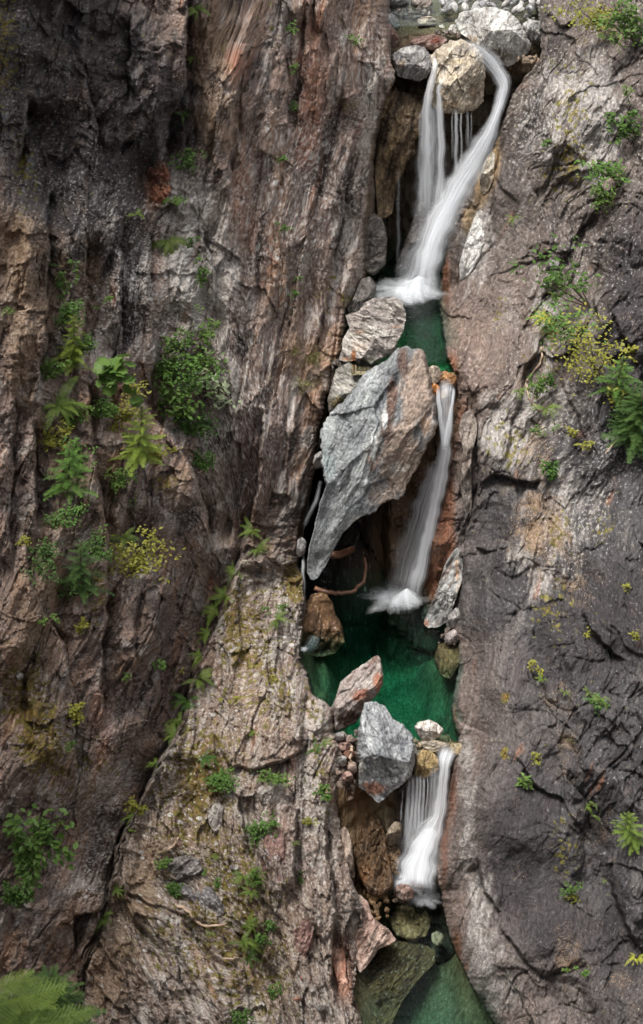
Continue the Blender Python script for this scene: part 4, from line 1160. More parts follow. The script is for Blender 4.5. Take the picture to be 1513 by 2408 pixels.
# --- lower cascade and pool
boulder('boulder', 'orange-brown wet rock face left of the lower waterfall, under the slab boulder', 'boulder',
        [(816, 1846), (846, 1862), (876, 1896), (905, 1950), (918, 2020), (928, 2080), (900, 2112), (866, 2102), (842, 2060), (824, 1980), (812, 1900)], 28.95, .15, -.75, .3, 70, [(96, 76, 56), (120, 88, 60), (60, 48, 38)], 14, planes=[(15, .9, .5)], nf=4, wet=.55, res=1.3, back=.8, rel=1.3)
boulder('rock', 'wet grey rock left of the lower waterfall strands', 'rock',
        [(912, 1950), (930, 1930), (946, 1936), (944, 1965), (930, 1985), (915, 1990), (906, 1972)], 28.95, 0, -.3, .25, 71, [(128, 116, 100), (156, 144, 128), (86, 74, 60)], 20, nf=4, wet=.6, back=.5)
boulder('rock', 'brown rock standing in the foam at the foot of the lower waterfall', 'rock',
        [(930, 2085), (942, 2078), (962, 2080), (976, 2096), (974, 2112), (950, 2120), (932, 2108)], 28.15, 0, -.4, .16, 72, RED, 0, nf=3, wet=.4, back=.3)
boulder('rock', 'rounded pinkish rock under the white foam of the lower waterfall', 'rock',
        [(965, 2062), (985, 2052), (1004, 2066), (1002, 2090), (980, 2096), (964, 2084)], 28.5, 0, -.4, .2, 73, [(150, 128, 122), (170, 150, 146), (112, 92, 88)], 0, nf=2, wet=.4, back=.3)
boulder('boulder', 'pinkish grey outcrop at the left edge of the lowest pool', 'boulder',
        [(830, 2110), (846, 2103), (866, 2120), (874, 2150), (892, 2170), (915, 2185), (934, 2212), (918, 2222), (890, 2232), (872, 2262), (846, 2290), (836, 2262), (832, 2210), (826, 2160)],
        27.2, .1, -.75, .4, 74, [(166, 140, 128), (186, 168, 156), (124, 102, 92)], 30, planes=[(20, .9, .6)], nf=4, res=1.4, back=.7)
boulder('boulder', 'upright grey flake of rock on the left bank of the lower cascade', 'boulder',
        [(800, 1950), (815, 1942), (826, 1975), (832, 2020), (836, 2070), (820, 2060), (800, 2040), (790, 2000)], 28.1, 0, -.4, .3, 75, [(140, 124, 112), (166, 150, 138), (100, 84, 74)], 10, nf=3, res=1.2, back=.5)
boulder('boulder', 'salmon-pink rock rib along the lower left pool bank', 'boulder',
        [(776, 2180), (796, 2190), (812, 2230), (814, 2290), (828, 2330), (848, 2390), (850, 2440), (812, 2440), (800, 2360), (786, 2290), (776, 2240)], 26.1, 0, -.75, .35, 76, [(172, 126, 106), (186, 150, 132), (126, 94, 82)], 5, nf=4, res=1.3, back=.6)
boulder('boulder', 'large brown boulder lying under the clear water of the lowest pool', 'boulder',
        [(850, 2280), (880, 2225), (930, 2212), (985, 2216), (1026, 2236), (1024, 2262), (990, 2300), (950, 2350), (920, 2410), (880, 2440), (845, 2420), (836, 2350)],
        27.05, .0, -1.0, .3, 77, [(88, 70, 46), (112, 92, 62), (62, 48, 34)], 40, planes=[(0, .9, .4)], nf=3, res=1.1, back=.8)
boulder('boulder', 'yellowish submerged rock below the foam of the lower waterfall', 'boulder',
        [(930, 2130), (960, 2120), (1000, 2135), (1014, 2165), (1004, 2200), (970, 2215), (930, 2200), (915, 2165)], 28.5, 0, -1.1, .2, 78, [(120, 100, 70), (146, 126, 92), (84, 66, 46)], 0, nf=3, back=.6)
boulder('rock', 'pale round stone under the green water of the lowest pool', 'rock',
        [(1015, 2195), (1030, 2188), (1046, 2200), (1044, 2220), (1028, 2228), (1014, 2214)], 27.9, 0, -1.0, .15, 79, [(132, 126, 104), (146, 140, 118), (110, 104, 84)], 0, nf=1, back=.4)
boulder('rock', 'small white stone at the water edge in the bottom left of the lowest pool', 'rock',
        [(800, 2384), (812, 2378), (824, 2388), (820, 2404), (804, 2404)], 25.2, 0, -.5, .14, 80, [(196, 196, 200), (206, 206, 208), (160, 158, 160)], 0, nf=1, back=.3)

# --- stones lying on the cliffs and the ledge
def on(px, py, G=None):
    if G is None:
        G = GL if px < LEf(py) else GR
    return cell_lookup(G, px, py)


def wall_rock(label, outline, T, seed, pal, ang, sink=0.05, **kw):
    O = np.array(outline, float)
    p, n = on(O[:, 0].mean(), O[:, 1].mean())
    ys_, xs_ = [], []
    for (x, y) in outline:
        q, _ = on(x, y)
        xs_.append((x, y, q.y))
    A = np.array(xs_)
    M = np.c_[np.ones(len(A)), (A[:, 0] - O[:, 0].mean()) / 100, (A[:, 1] - O[:, 1].mean()) / 100]
    k = np.linalg.lstsq(M, A[:, 2], rcond=None)[0]
    return boulder('rock', label, 'rock', outline, float(k[0]) + sink, float(np.clip(k[1], -2, 2)), float(np.clip(k[2], -2, 2)), T, seed, pal, ang, back=0.4, **kw)


wall_rock('rounded grey boulder resting on the mossy ledge above the flat slab', [(380, 2062), (388, 2030), (410, 2016), (445, 2010), (470, 2022), (482, 2046), (470, 2060), (440, 2062), (415, 2076), (392, 2076)], .38, 81, [(112, 106, 104), (138, 132, 128), (82, 76, 74)], 60, nf=3, lichen=.3, moss=-.3, res=1.3)
wall_rock('flat dark grey slab lying on the mossy ledge below the rounded boulder', [(416, 2080), (438, 2064), (470, 2062), (500, 2090), (524, 2125), (530, 2150), (500, 2162), (470, 2140), (440, 2110), (420, 2100)], .3, 82, [(112, 108, 108), (132, 128, 128), (86, 82, 82)], -40, nf=2, lichen=.3, moss=-.35, res=1.3)
wall_rock('square grey block perched in the right cliff above the yellow fern', [(1284, 628), (1292, 612), (1308, 606), (1318, 618), (1314, 636), (1300, 646), (1286, 640)], .25, 83, GREYD, 20, nf=2, res=1.2)
wall_rock('tilted grey slab below the perched block on the right cliff', [(1290, 660), (1304, 646), (1318, 642), (1314, 668), (1298, 688), (1284, 684), (1276, 674)], .2, 84, [(134, 132, 126), (156, 152, 144), (96, 90, 86)], 25, nf=2, res=1.2)
wall_rock('upper orange-red block jutting from the left cliff', [(352, 392), (368, 380), (384, 386), (398, 402), (400, 420), (386, 434), (366, 430), (350, 428), (346, 408)], .3, 85, [(152, 102, 82), (170, 124, 102), (112, 76, 62)], 35, nf=4, res=2.2, rel=2.2, blocky=8)
wall_rock('lower orange-red block jutting from the left cliff above a dark hollow', [(350, 436), (376, 430), (400, 426), (404, 444), (396, 462), (380, 480), (362, 476), (350, 460)], .32, 86, [(142, 94, 72), (162, 114, 90), (98, 66, 52)], -30, nf=4, res=2.2, rel=2.2, blocky=8)
wall_rock('white fist-sized stone lying on the mossy lower left slope', [(38, 1588), (46, 1580), (56, 1584), (58, 1594), (48, 1602), (40, 1598)], .12, 87, [(196, 192, 186), (206, 204, 200), (160, 154, 148)], 0, nf=1)
wall_rock('dark tilted flake sticking out of the pillar above the fern gully', [(632, 1168), (656, 1172), (668, 1184), (660, 1190), (636, 1180)], .2, 88, [(104, 86, 78), (124, 104, 94), (78, 62, 56)], 60, nf=1)
wall_rock('square pale block on the mossy ledge left of the clump of ferns', [(486, 1914), (502, 1890), (516, 1884), (528, 1900), (524, 1940), (506, 1964), (492, 1940)], .3, 89, [(150, 144, 138), (172, 166, 160), (112, 104, 98)], 20, nf=3, lichen=.35, moss=-.25, res=1.2)
wall_rock('red-brown broken slab low on the ledge', [(610, 2010), (626, 1950), (650, 1935), (668, 1960), (672, 2020), (656, 2100), (640, 2080), (620, 2050)], .25, 90, [(122, 96, 90), (146, 118, 106), (92, 70, 64)], 12, nf=3, lichen=.1, moss=-.45, res=1.2)
wall_rock('mossy pale hump of rock on the ledge above the fern clump', [(600, 1850), (620, 1824), (650, 1822), (668, 1840), (666, 1880), (640, 1900), (612, 1890)], .35, 91, [(158, 150, 142), (176, 170, 162), (120, 110, 102)], 10, nf=3, lichen=.4, moss=-.25, res=1.2)
wall_rock('orange-tinged angular block at the lower edge of the ledge', [(690, 2190), (716, 2160), (740, 2170), (736, 2220), (712, 2260), (690, 2240)], .28, 92, [(124, 96, 88), (144, 116, 106), (92, 70, 64)], 20, nf=3, lichen=.2, moss=-.4, res=1.2)
for i, (x, y, r_, lab) in enumerate([(700, 2350, 9, 'small reddish stone among the rubble at the bottom of the ledge'), (738, 2330, 8, 'small grey stone among the rubble at the bottom of the ledge'), (720, 2300, 11, 'angular brown stone in the rubble at the bottom of the ledge'),
                                     (755, 2370, 9, 'rusty stone in the rubble beside the bottom edge of the picture'), (420, 1985, 7, 'tiny pale stone above the rounded ledge boulder'), (552, 2040, 8, 'small pale stone left of the red-brown slab'), (1330, 700, 0, '')]):
    if not r_:
        continue
    a = np.linspace(0, 2 * np.pi, 8, endpoint=False)
    wall_rock(lab, [(x + r_ * 1.4 * math.cos(k), y + r_ * math.sin(k) * (1 + .2 * math.sin(2 * k))) for k in a], .13, 95 + i, [[(140, 104, 90), (160, 124, 108), (104, 76, 66)], [(140, 136, 132), (164, 158, 154), (104, 98, 94)]][i % 2], 30 * i, nf=2)

# --- bank of pale cobbles at the top of the gorge
cob = []
for i in range(5):
    a = np.linspace(0, 2 * np.pi, 9, endpoint=False)
    me, org = boulder_mesh('cobble', [(756 + 11 * math.cos(k) * (1.2 + .15 * math.sin(2 * k + i)), 1204 + 9 * math.sin(k)) for k in a], 35.0, 0, 0, .085, 120 + i,
                           [[(166, 164, 160), (182, 180, 176), (132, 128, 124)], [(142, 142, 142), (160, 160, 158), (112, 110, 108)]][i % 2], 0, nf=1, back=.085, blocky=2.2)
    cob.append(me)
rs = random.Random(5)
ncob = 0
for j in range(9):
    for i in range(13):
        x = 1.6 + 2.75 + (i - 6) * 0.21 + rs.uniform(-.07, .07) + j * 0.02
        y = 43.7 + j * 0.26 + rs.uniform(-.1, .1)
        if j == 0 and i < 4:
            continue
        o = link(bpy.data.objects.new('cobble', cob[rs.randrange(5)]))
        o.location = (x - .35, y, 10.26 + 0.05 * j + rs.uniform(0, .09) + 0.015 * i)
        o.rotation_euler = (rs.uniform(-.5, .5), rs.uniform(-.5, .5), rs.uniform(0, 6.28))
        k = rs.choice([.7, .85, 1, 1.15, 1.5])
        o.scale = (k, k, k * .85)
        tag(o, 'pale water-worn cobble in the stony bank behind the large rounded boulder', 'cobble', 'cobbles on the top bank')

# --- grit and small rubble packed between the boulders
def gravel(name, spots, seed):
    rs_ = np.random.RandomState(seed)
    V, F, S_, C_ = [], [], [], []
    ico = bpy.data.meshes.new('tmp')
    import bmesh
    bm = bmesh.new()
    bmesh.ops.create_icosphere(bm, subdivisions=1, radius=1)
    bv = np.array([v.co[:] for v in bm.verts])
    bf = np.array([[v.index for v in f.verts] for f in bm.faces])
    bm.free()
    bpy.data.meshes.remove(ico)
    for (x, y, rx, ry, D, gy, n, r0, pal) in spots:
        for _ in range(n):
            px, py = x + rs_.normal(0, .5) * rx, y + rs_.normal(0, .5) * ry
            c = at(px, py, D + gy * (py - y) / 100 + rs_.uniform(-.05, .08))
            r_ = r0 * rs_.uniform(.4, 1.3)
            q = bv * (1 + .25 * rs_.normal(0, 1, (len(bv), 1)).clip(-1.4, 1.4)) * r_ * rs_.uniform(.6, 1.2, 3)
            a = rs_.uniform(0, 6.28)
            q = q @ np.array([[math.cos(a), -math.sin(a), 0], [math.sin(a), math.cos(a), 0], [0, 0, 1]])
            F.append(bf + sum(len(v) for v in V))
            V.append(q + c)
            S_.append(q[:, :2] + rs_.uniform(0, 30))
            C_.append(np.repeat(lin(*(np.array(pal) * rs_.uniform(.75, 1.15)))[None], len(q), 0))
    V, F, S_, C_ = np.concatenate(V), np.concatenate(F), np.concatenate(S_), np.concatenate(C_)
    me = np_mesh(name, V, F, ROCK, False, rock_attrs(S_[:, 0], S_[:, 1], C_, 0.05, 0.2, -.9, -.9))
    o = link(bpy.data.objects.new(name, me))
    o['kind'] = 'stuff'
    return o


gravel('gravel', [(812, 1740, 34, 16, 29.9, -1.2, 70, .05, (130, 118, 110)), (815, 1790, 22, 50, 29.35, -1.2, 90, .06, (124, 108, 98)), (826, 1840, 16, 30, 29.0, -1.0, 40, .06, (110, 94, 82)),
                  (1040, 885, 40, 10, 36.1, -1.5, 50, .05, (134, 108, 84)), (1015, 915, 14, 20, 35.8, -1.2, 30, .05, (126, 112, 98)), (790, 855, 30, 10, 37.3, -1.2, 30, .05, (112, 106, 98)), (1060, 1500, 24, 18, 33.3, -1.2, 30, .05, (112, 100, 92)),
                  (985, 1755, 20, 14, 29.8, -1.2, 30, .05, (150, 136, 112)), (1000, 1745, 40, 6, 30.0, -1.5, 40, .04, (150, 136, 112)), (925, 2000, 16, 50, 28.95, -.9, 60, .07, (104, 84, 62)), (885, 2090, 30, 60, 28.35, -1.0, 90, .07, (116, 92, 64)), (945, 2110, 24, 14, 28.3, -1.0, 30, .05, (110, 92, 78)),
                  (905, 55, 20, 30, 43.5, -1.5, 40, .06, (140, 130, 124)), (960, 30, 50, 10, 44.4, -2, 60, .06, (150, 142, 134)), (1060, 80, 30, 8, 43.0, -1.5, 30, .05, (130, 120, 112)), (1250, 60, 14, 40, 43.4, -1.5, 40, .07, (150, 148, 144)), (1240, 140, 24, 10, 42.2, -1.5, 24, .06, (120, 104, 88))], 7)

# ================================================================== WATER
def pool_material(name, absorb, density, rough=0.04, bump=0.25, scale=(3.0, 9.0)):
    m, nt, N, L = new_mat(name)
    out = N.new('ShaderNodeOutputMaterial')
    tr = N.new('ShaderNodeBsdfTransparent')
    gl = N.new('ShaderNodeBsdfGlossy')
    gl.inputs['Roughness'].default_value = rough
    fr = N.new('ShaderNodeFresnel')
    fr.inputs['IOR'].default_value = 1.33
    mx = N.new('ShaderNodeMixShader')
    tc = N.new('ShaderNodeTexCoord')
    mp = N.new('ShaderNodeMapping')
    mp.inputs['Scale'].default_value = (scale[0], scale[1], 1)
    L.new(tc.outputs['Object'], mp.inputs['Vector'])
    nz = N.new('ShaderNodeTexNoise')
    nz.inputs['Scale'].default_value = 1
    nz.inputs['Detail'].default_value = 4
    nz.inputs['Distortion'].default_value = 0.6
    L.new(mp.outputs[0], nz.inputs['Vector'])
    bp = N.new('ShaderNodeBump')
    bp.inputs['Strength'].default_value = bump
    bp.inputs['Distance'].default_value = 0.1
    L.new(nz.outputs['Fac'], bp.inputs['Height'])
    L.new(bp.outputs[0], gl.inputs['Normal'])
    L.new(bp.outputs[0], fr.inputs['Normal'])
    L.new(fr.outputs[0], mx.inputs[0])
    L.new(tr.outputs[0], mx.inputs[1])
    L.new(gl.outputs[0], mx.inputs[2])
    L.new(mx.outputs[0], out.inputs['Surface'])
    va = N.new('ShaderNodeVolumeAbsorption')
    va.inputs['Color'].default_value = (*absorb, 1)
    va.inputs['Density'].default_value = density
    L.new(va.outputs[0], out.inputs['Volume'])
    return m


TEAL = pool_material('teal_water', (0.54, 0.82, 0.78), 0.8)
EMERALD = pool_material('emerald_water', (0.15, 0.70, 0.62), 0.9)
UPPER = pool_material('upper_emerald_water', (0.16, 0.82, 0.66), 0.6)
CLEAR = pool_material('clear_stream_water', (0.35, 0.85, 0.7), 0.6, 0.06, 0.5, (2.5, 7.0))


def pool(name, outline, z0, z1, mat):
    """closed body of water: outline on the ground plan, from below the bed up to the surface"""
    n = len(outline)
    v = [(x, y, z0) for (x, y) in outline] + [(x, y, z1) for (x, y) in outline]
    f = [tuple(range(n))[::-1], tuple(range(n, 2 * n))] + [(i, (i + 1) % n, n + (i + 1) % n, n + i) for i in range(n)]
    me = bpy.data.meshes.new(name)
    me.from_pydata(v, [], f)
    me.materials.append(mat)
    o = link(bpy.data.objects.new(name, me))
    o['kind'] = 'structure'
    return o


pool('upper_pool', [(0.75, 36.42), (2.6, 36.42), (3.0, 37.3), (3.4, 39.0), (3.9, 41.0), (3.9, 43.2), (1.3, 43.2), (1.2, 41.0), (1.0, 39.5), (0.85, 38.0)], 2.2, 5.0, UPPER)
pool('middle_pool', [(-0.2, 30.3), (0.6, 29.9), (2.3, 29.86), (2.75, 30.3), (3.1, 31.2), (3.6, 33.0), (3.6, 36.0), (-1.2, 36.0), (-1.3, 33.0)], -2.9, 0.0, EMERALD)
pool('lower_pool', [(-0.3, 22.5), (4.6, 22.5), (3.8, 25.4), (3.1, 27.5), (3.0, 28.9), (0.2, 28.9), (0.2, 25.0)], -5.6, -3.0, TEAL)
pool('stream', [(0.2, 43.05), (5.2, 43.05), (5.2, 60.0), (0.2, 60.0)], 9.2, 10.24, CLEAR)


def fall_material():
    m, nt, N, L = new_mat('white_water')
    out = N.new('ShaderNodeOutputMaterial')
    at_ = N.new('ShaderNodeAttribute')
    at_.attribute_name = 'flow'
    dn = N.new('ShaderNodeAttribute')
    dn.attribute_name = 'dens'
    mp = N.new('ShaderNodeMapping')
    mp.inputs['Scale'].default_value = (13, 0.45, 1)
    L.new(at_.outputs['Vector'], mp.inputs['Vector'])
    nz = N.new('ShaderNodeTexNoise')
    nz.inputs['Scale'].default_value = 1
    nz.inputs['Detail'].default_value = 3
    nz.inputs['Roughness'].default_value = 0.5
    L.new(mp.outputs[0], nz.inputs['Vector'])
    mr = N.new('ShaderNodeMapRange')
    mr.inputs['From Min'].default_value = 0.28
    mr.inputs['From Max'].default_value = 0.72
    mr.inputs['To Min'].default_value = -0.17
    mr.inputs['To Max'].default_value = 0.17
    L.new(nz.outputs['Fac'], mr.inputs['Value'])
    ad = N.new('ShaderNodeMath')
    ad.operation = 'ADD'
    L.new(dn.outputs['Fac'], ad.inputs[0])
    # streaks only matter where there is water
    mu = N.new('ShaderNodeMath')
    mu.operation = 'MULTIPLY'
    L.new(mr.outputs[0], mu.inputs[0])
    m2 = N.new('ShaderNodeMapRange')
    m2.inputs['From Min'].default_value = 0.0
    m2.inputs['From Max'].default_value = 0.35
    L.new(dn.outputs['Fac'], m2.inputs['Value'])
    L.new(m2.outputs[0], mu.inputs[1])
    L.new(mu.outputs[0], ad.inputs[1])
    ad.use_clamp = True
    df = N.new('ShaderNodeBsdfDiffuse')
    df.inputs['Color'].default_value = (0.88, 0.91, 0.95, 1)
    tl = N.new('ShaderNodeBsdfTranslucent')
    tl.inputs['Color'].default_value = (0.88, 0.91, 0.95, 1)
    ms = N.new('ShaderNodeMixShader')
    ms.inputs[0].default_value = 0.35
    L.new(df.outputs[0], ms.inputs[1])
    L.new(tl.outputs[0], ms.inputs[2])
    tp = N.new('ShaderNodeBsdfTransparent')
    mx = N.new('ShaderNodeMixShader')
    L.new(ad.outputs[0], mx.inputs[0])
    L.new(tp.outputs[0], mx.inputs[1])
    L.new(ms.outputs[0], mx.inputs[2])
    L.new(mx.outputs[0], out.inputs['Surface'])
    return m


FALL = fall_material()


def ribbon(name, parent, path, seed, dens=0.75, nc=28, bulge=0.12, skew=0.0, soft=0.35, step=5.0):
    """flowing water along path points (x, y, width, D[, density]); a domed sheet, ropes of water raised along it"""
    A = np.array([list(p) + ([1.0] if len(p) == 4 else []) for p in path], float)
    seg_ = np.r_[0, np.cumsum(np.hypot(np.diff(A[:, 0]), np.diff(A[:, 1])))]
    n = max(int(seg_[-1] / step), 8)
    # smooth curve through the points
    tt_ = np.linspace(0, seg_[-1], n)
    B = np.stack([np.interp(tt_, seg_, A[:, k]) for k in range(5)], 1)
    k = np.hanning(11) / np.hanning(11).sum()
    for c in range(5):
        q = np.r_[2 * B[0, c] - B[5:0:-1, c], B[:, c], 2 * B[-1, c] - B[-2:-7:-1, c]]
        B[:, c] = np.convolve(q, k, 'valid')
    tx, ty = np.gradient(B[:, 0]), np.gradient(B[:, 1])
    l = np.hypot(tx, ty) + 1e-9
    nx, ny = ty / l, -tx / l
    u = np.linspace(-1, 1, nc)
    U = np.repeat(u[None, :], n, 0)
    V = np.repeat(tt_[:, None] * PXM, nc, 1)
    hw = B[:, 2:3] / 2
    B[:, 0] += 2.2 * noise(tt_ / 38, tt_ * 0, seed + 3) * min(1.0, A[:, 2].mean() / 6)
    hw = hw * (1 + 0.22 * noise(tt_ / 30, tt_ * 0, seed + 6))[:, None]
    PX = B[:, 0:1] + nx[:, None] * hw * U
    PY = B[:, 1:2] + ny[:, None] * hw * U
    rope = ridged(U * 2.2 + seed, V * 0.35, seed, 3)
    DD = B[:, 3:4] - bulge * np.sqrt(np.clip(1 - U ** 2, 0, 1)) - 0.018 * rope
    P = at(PX, PY, DD)
    ef = sstep(1.0, 1.0 - soft, np.abs(U + 0.12 * noise(U * 3, V * 1.2, seed + 2)))
    pr = 1 + skew * U
    vv = tt_ / seg_[-1]
    end = (sstep(0, 0.06, vv) * sstep(1.0, 0.86, vv))[:, None]
    de = dens * B[:, 4:5] * ef * pr * (0.1 + 0.9 * end) + 0.05 * rope * ef * end
    me = np_mesh(name, P.reshape(-1, 3), grid_faces(n, nc), FALL, True,
                 {'flow': ('FLOAT_VECTOR', np.stack([U.ravel() * A[:, 2].mean() * PXM + seed * 3.3, V.ravel(), 0 * U.ravel()], -1)),
                  'dens': ('FLOAT', np.clip(de, 0, 1).ravel())})
    o = bpy.data.objects.new(name, me)
    return link(o, parent)


def foam(name, parent, cx, cy, rx, ry, z, seed, dens=0.9, hh=0.10, dirx=0.0):
    """churned white water on a pool, thickest at the foot of the fall"""
    n, nc = 30, 72
    rr_, tt_ = np.meshgrid(np.linspace(0, 1, n), np.linspace(0, 2 * np.pi, nc, endpoint=False), indexing='ij')
    lob = 1 + 0.28 * noise(np.cos(tt_) * 2.2, np.sin(tt_) * 2.2, seed + 8) + 0.14 * noise(np.cos(tt_) * 6, np.sin(tt_) * 6, seed + 9)
    PX = cx + rr_ * lob * rx * np.cos(tt_) + dirx * rr_
    PY = cy + rr_ * lob * ry * np.sin(tt_)
    P = at(PX, PY, plane_D(PY, z + 0.012))
    nz = fbm(P[..., 0] * 5, P[..., 1] * 3, seed, 4)
    P[..., 2] += np.clip(hh * (1 - rr_) ** 1.5 + 0.05 * nz * (1 - rr_), 0, None) + 0 * rr_
    nz2 = fbm(np.cos(tt_) * 2.5 + rr_ * .5, np.sin(tt_) * 2.5, seed + 5, 4)
    de = dens * (1 - rr_) ** 1.1 * (1 + 0.5 * nz) - 0.25 * sstep(.25, .9, rr_) * (0.5 - nz2)
    me = np_mesh(name, P.reshape(-1, 3), grid_faces(n, nc, wrap=True), FALL, True,
                 {'flow': ('FLOAT_VECTOR', np.stack([P[..., 0].ravel() * 0.22, P[..., 1].ravel() * 5.0, 0 * rr_.ravel()], -1)), 'dens': ('FLOAT', np.clip(de, 0, 1).ravel())})
    return link(bpy.data.objects.new(name, me), parent)


def thing(name, label, cat, loc, group=None):
    o = link(bpy.data.objects.new(name, None))
    o.empty_display_size = 0.2
    # parts are modelled in world coordinates around the base point
    o.location = (0, 0, 0)
    return tag(o, label, cat, group)


def seat(root, loc):
    """move the root Empty to its base point without moving its parts"""
    root.location = loc
    for ch in root.children:
        ch.location = Vector(ch.location) - Vector(loc)


w1 = thing('waterfall', 'tall upper waterfall sliding down past the tan chockstone into the upper pool', 'waterfall', None)
main1 = [(1080, 94, 22, 42.05, .15), (1106, 106, 38, 41.5, .25), (1134, 126, 46, 41.3, .32), (1158, 150, 48, 41.15, .42), (1180, 182, 46, 41.05, .62), (1186, 205, 42, 41.0, .9), (1177, 240, 32, 40.95), (1166, 275, 34, 40.85, .9), (1148, 320, 58, 40.75, .85), (1118, 375, 80, 40.65, .85),
         (1082, 435, 88, 40.5), (1048, 500, 82, 40.3), (1020, 560, 78, 40.1), (1004, 620, 82, 39.95), (990, 690, 92, 39.78)]
ribbon('main_stream', w1, main1, 1, 0.66, 44, 0.18, 0.1, 0.8)
ribbon('main_stream', w1, [(x + 3, y, w * .68, d - .08, k) for (x, y, w, d, k) in [tuple(list(q) + [1.0])[:5] for q in main1]], 2, 0.48, 34, 0.12, 0.1, 0.9)
ribbon('side_stream', w1, [(1150, 335, 20, 40.9, .0), (1120, 380, 60, 40.78, .25), (1062, 470, 90, 40.6, .6), (1018, 560, 96, 40.3, .9), (985, 640, 110, 40.0), (968, 695, 120, 39.75)], 3, 0.33, 36, 0.1, 0.5, 0.7)
ribbon('side_stream', w1, [(1016, 128, 8, 41.6, .8), (1026, 150, 16, 41.35), (1018, 180, 20, 41.3), (1008, 215, 24, 41.25), (1003, 250, 28, 41.2), (1004, 330, 30, 41.15, .8), (1002, 430, 38, 41.1, .6), (1000, 520, 44, 41.0, .4)], 4, 0.62, 20, .06, 0, .7)
ribbon('side_stream', w1, [(1046, 190, 8, 41.35, .5), (1030, 205, 14, 41.25, .8), (1034, 250, 18, 41.2), (1038, 330, 22, 41.15), (1036, 430, 26, 41.1, .8), (1030, 520, 36, 40.9, .5)], 5, 0.58, 18, .05, 0, .7)
ribbon('veil', w1, [(1016, 240, 60, 41.4, .4), (1018, 320, 74, 41.35), (1016, 420, 84, 41.3, .9), (1010, 520, 96, 41.1, .6), (1000, 600, 90, 40.7, .2)], 9, .26, 40, .04, 0, .8)
for i, (x, y0, y1, w, k) in enumerate([(1018, 250, 480, 18, .3), (1064, 262, 380, 5, .25), (1074, 258, 430, 10, .5), (1085, 262, 410, 6, .42), (1101, 262, 350, 9, .2), (1109, 264, 330, 4, .2), (937, 396, 640, 9, .12), (990, 262, 500, 14, .25)]):
    ribbon('water_strand', w1, [(x, y0, w, 41.35), (x, (y0 + y1) / 2, w * 1.2, 41.3), (x - 1, y1, w * 1.6, 41.25, .2)], 10 + i, k, 7, .03, 0, .8, 10)
foam('foam', w1, 955, 684, 112, 44, 5.0, 31, .9, .08, 0)
foam('foam', w1, 985, 686, 66, 34, 5.0, 32, 1.0, .40, 0)
seat(w1, at(985, 690, 39.8))

w2 = thing('waterfall', 'middle waterfall pouring between the great boulder and the right cliff', 'waterfall', None)
ribbon('main_stream', w2, [(1056, 888, 26, 35.9, .35), (1050, 905, 40, 35.42, .8), (1047, 930, 44, 35.3, .5), (1048, 975, 40, 35.22, .55), (1050, 1020, 36, 35.2, .9), (1046, 1060, 40, 35.2), (1040, 1100, 46, 35.18), (1030, 1150, 50, 35.15), (1018, 1210, 48, 35.1), (1004, 1270, 46, 35.02), (988, 1340, 46, 34.95), (968, 1415, 52, 34.8)], 41, .7, 30, .12, .15, .85)
ribbon('side_stream', w2, [(1032, 912, 10, 35.35, .8), (1032, 950, 14, 35.22), (1040, 1000, 16, 35.15), (1046, 1060, 18, 35.12)], 42, .62, 12, .05, 0, .6)
ribbon('side_stream', w2, [(1066, 912, 9, 35.35, .8), (1064, 950, 12, 35.2), (1056, 1000, 18, 35.12), (1048, 1060, 20, 35.1)], 43, .62, 12, .05, 0, .6)
ribbon('veil', w2, [(1040, 1066, 20, 35.3, .3), (1022, 1110, 56, 35.28), (1000, 1180, 84, 35.25), (982, 1250, 100, 35.2, .8), (962, 1320, 112, 35.1, .65), (938, 1405, 120, 34.9, .55)], 44, .42, 30, .06, .75, .8)
foam('foam', w2, 925, 1406, 92, 44, 0.0, 45, .75, .05, 0)
foam('foam', w2, 956, 1410, 44, 30, 0.0, 46, 1.0, .30, 0)
seat(w2, at(960, 1412, 34.8))

w3 = thing('waterfall', 'lowest waterfall dropping right of the blue-grey slab boulder into the bottom pool', 'waterfall', None)
ribbon('main_stream', w3, [(1056, 1752, 46, 29.75, .4), (1052, 1768, 50, 29.45, .8), (1046, 1792, 50, 29.3), (1044, 1820, 38, 29.25), (1040, 1870, 40, 29.2), (1034, 1920, 46, 29.12), (1016, 1955, 74, 29.0), (994, 2000, 104, 28.8), (982, 2050, 124, 28.55), (978, 2095, 120, 28.3)], 51, .78, 40, .16, .1, .8)
ribbon('side_stream', w3, [(1024, 1945, 40, 29.0, .5), (1005, 1980, 70, 28.75), (988, 2030, 84, 28.5), (980, 2085, 90, 28.25)], 52, .75, 30, .1, 0, .7)
ribbon('veil', w3, [(1022, 1800, 24, 29.4, .3), (1020, 1840, 30, 29.35), (1018, 1900, 36, 29.3), (1012, 1950, 50, 29.1, .6)], 53, .35, 16, .05, .4, .7)
ribbon('veil', w3, [(982, 1822, 44, 29.3, .5), (978, 1880, 52, 29.2), (972, 1960, 66, 29.05, .8), (965, 2010, 76, 28.85, .5)], 59, .30, 26, .03, 0, .7)
for i, (x, y0, y1, w, k) in enumerate([(960, 1830, 1985, 10, .42), (968, 1826, 1975, 9, .5), (978, 1824, 1965, 8, .6), (986, 1824, 1960, 7, .55), (994, 1826, 1955, 8, .5), (1003, 1822, 1945, 6, .3), (945, 1848, 1935, 5, .3), (954, 1840, 1990, 6, .3)]):
    ribbon('water_strand', w3, [(x + 4, y0, w * .8, 29.3), (x + 1, (y0 + y1) / 2, w, 29.2), (x - 3, y1, w * 1.5, 29.05, .5)], 60 + i, k, 7, .03, 0, .8, 10)
ribbon('side_stream', w3, [(972, 1745, 5, 29.6, .8), (978, 1760, 6, 29.5), (982, 1776, 14, 29.4, .5)], 57, .5, 7, .02, 0, .7, 4)
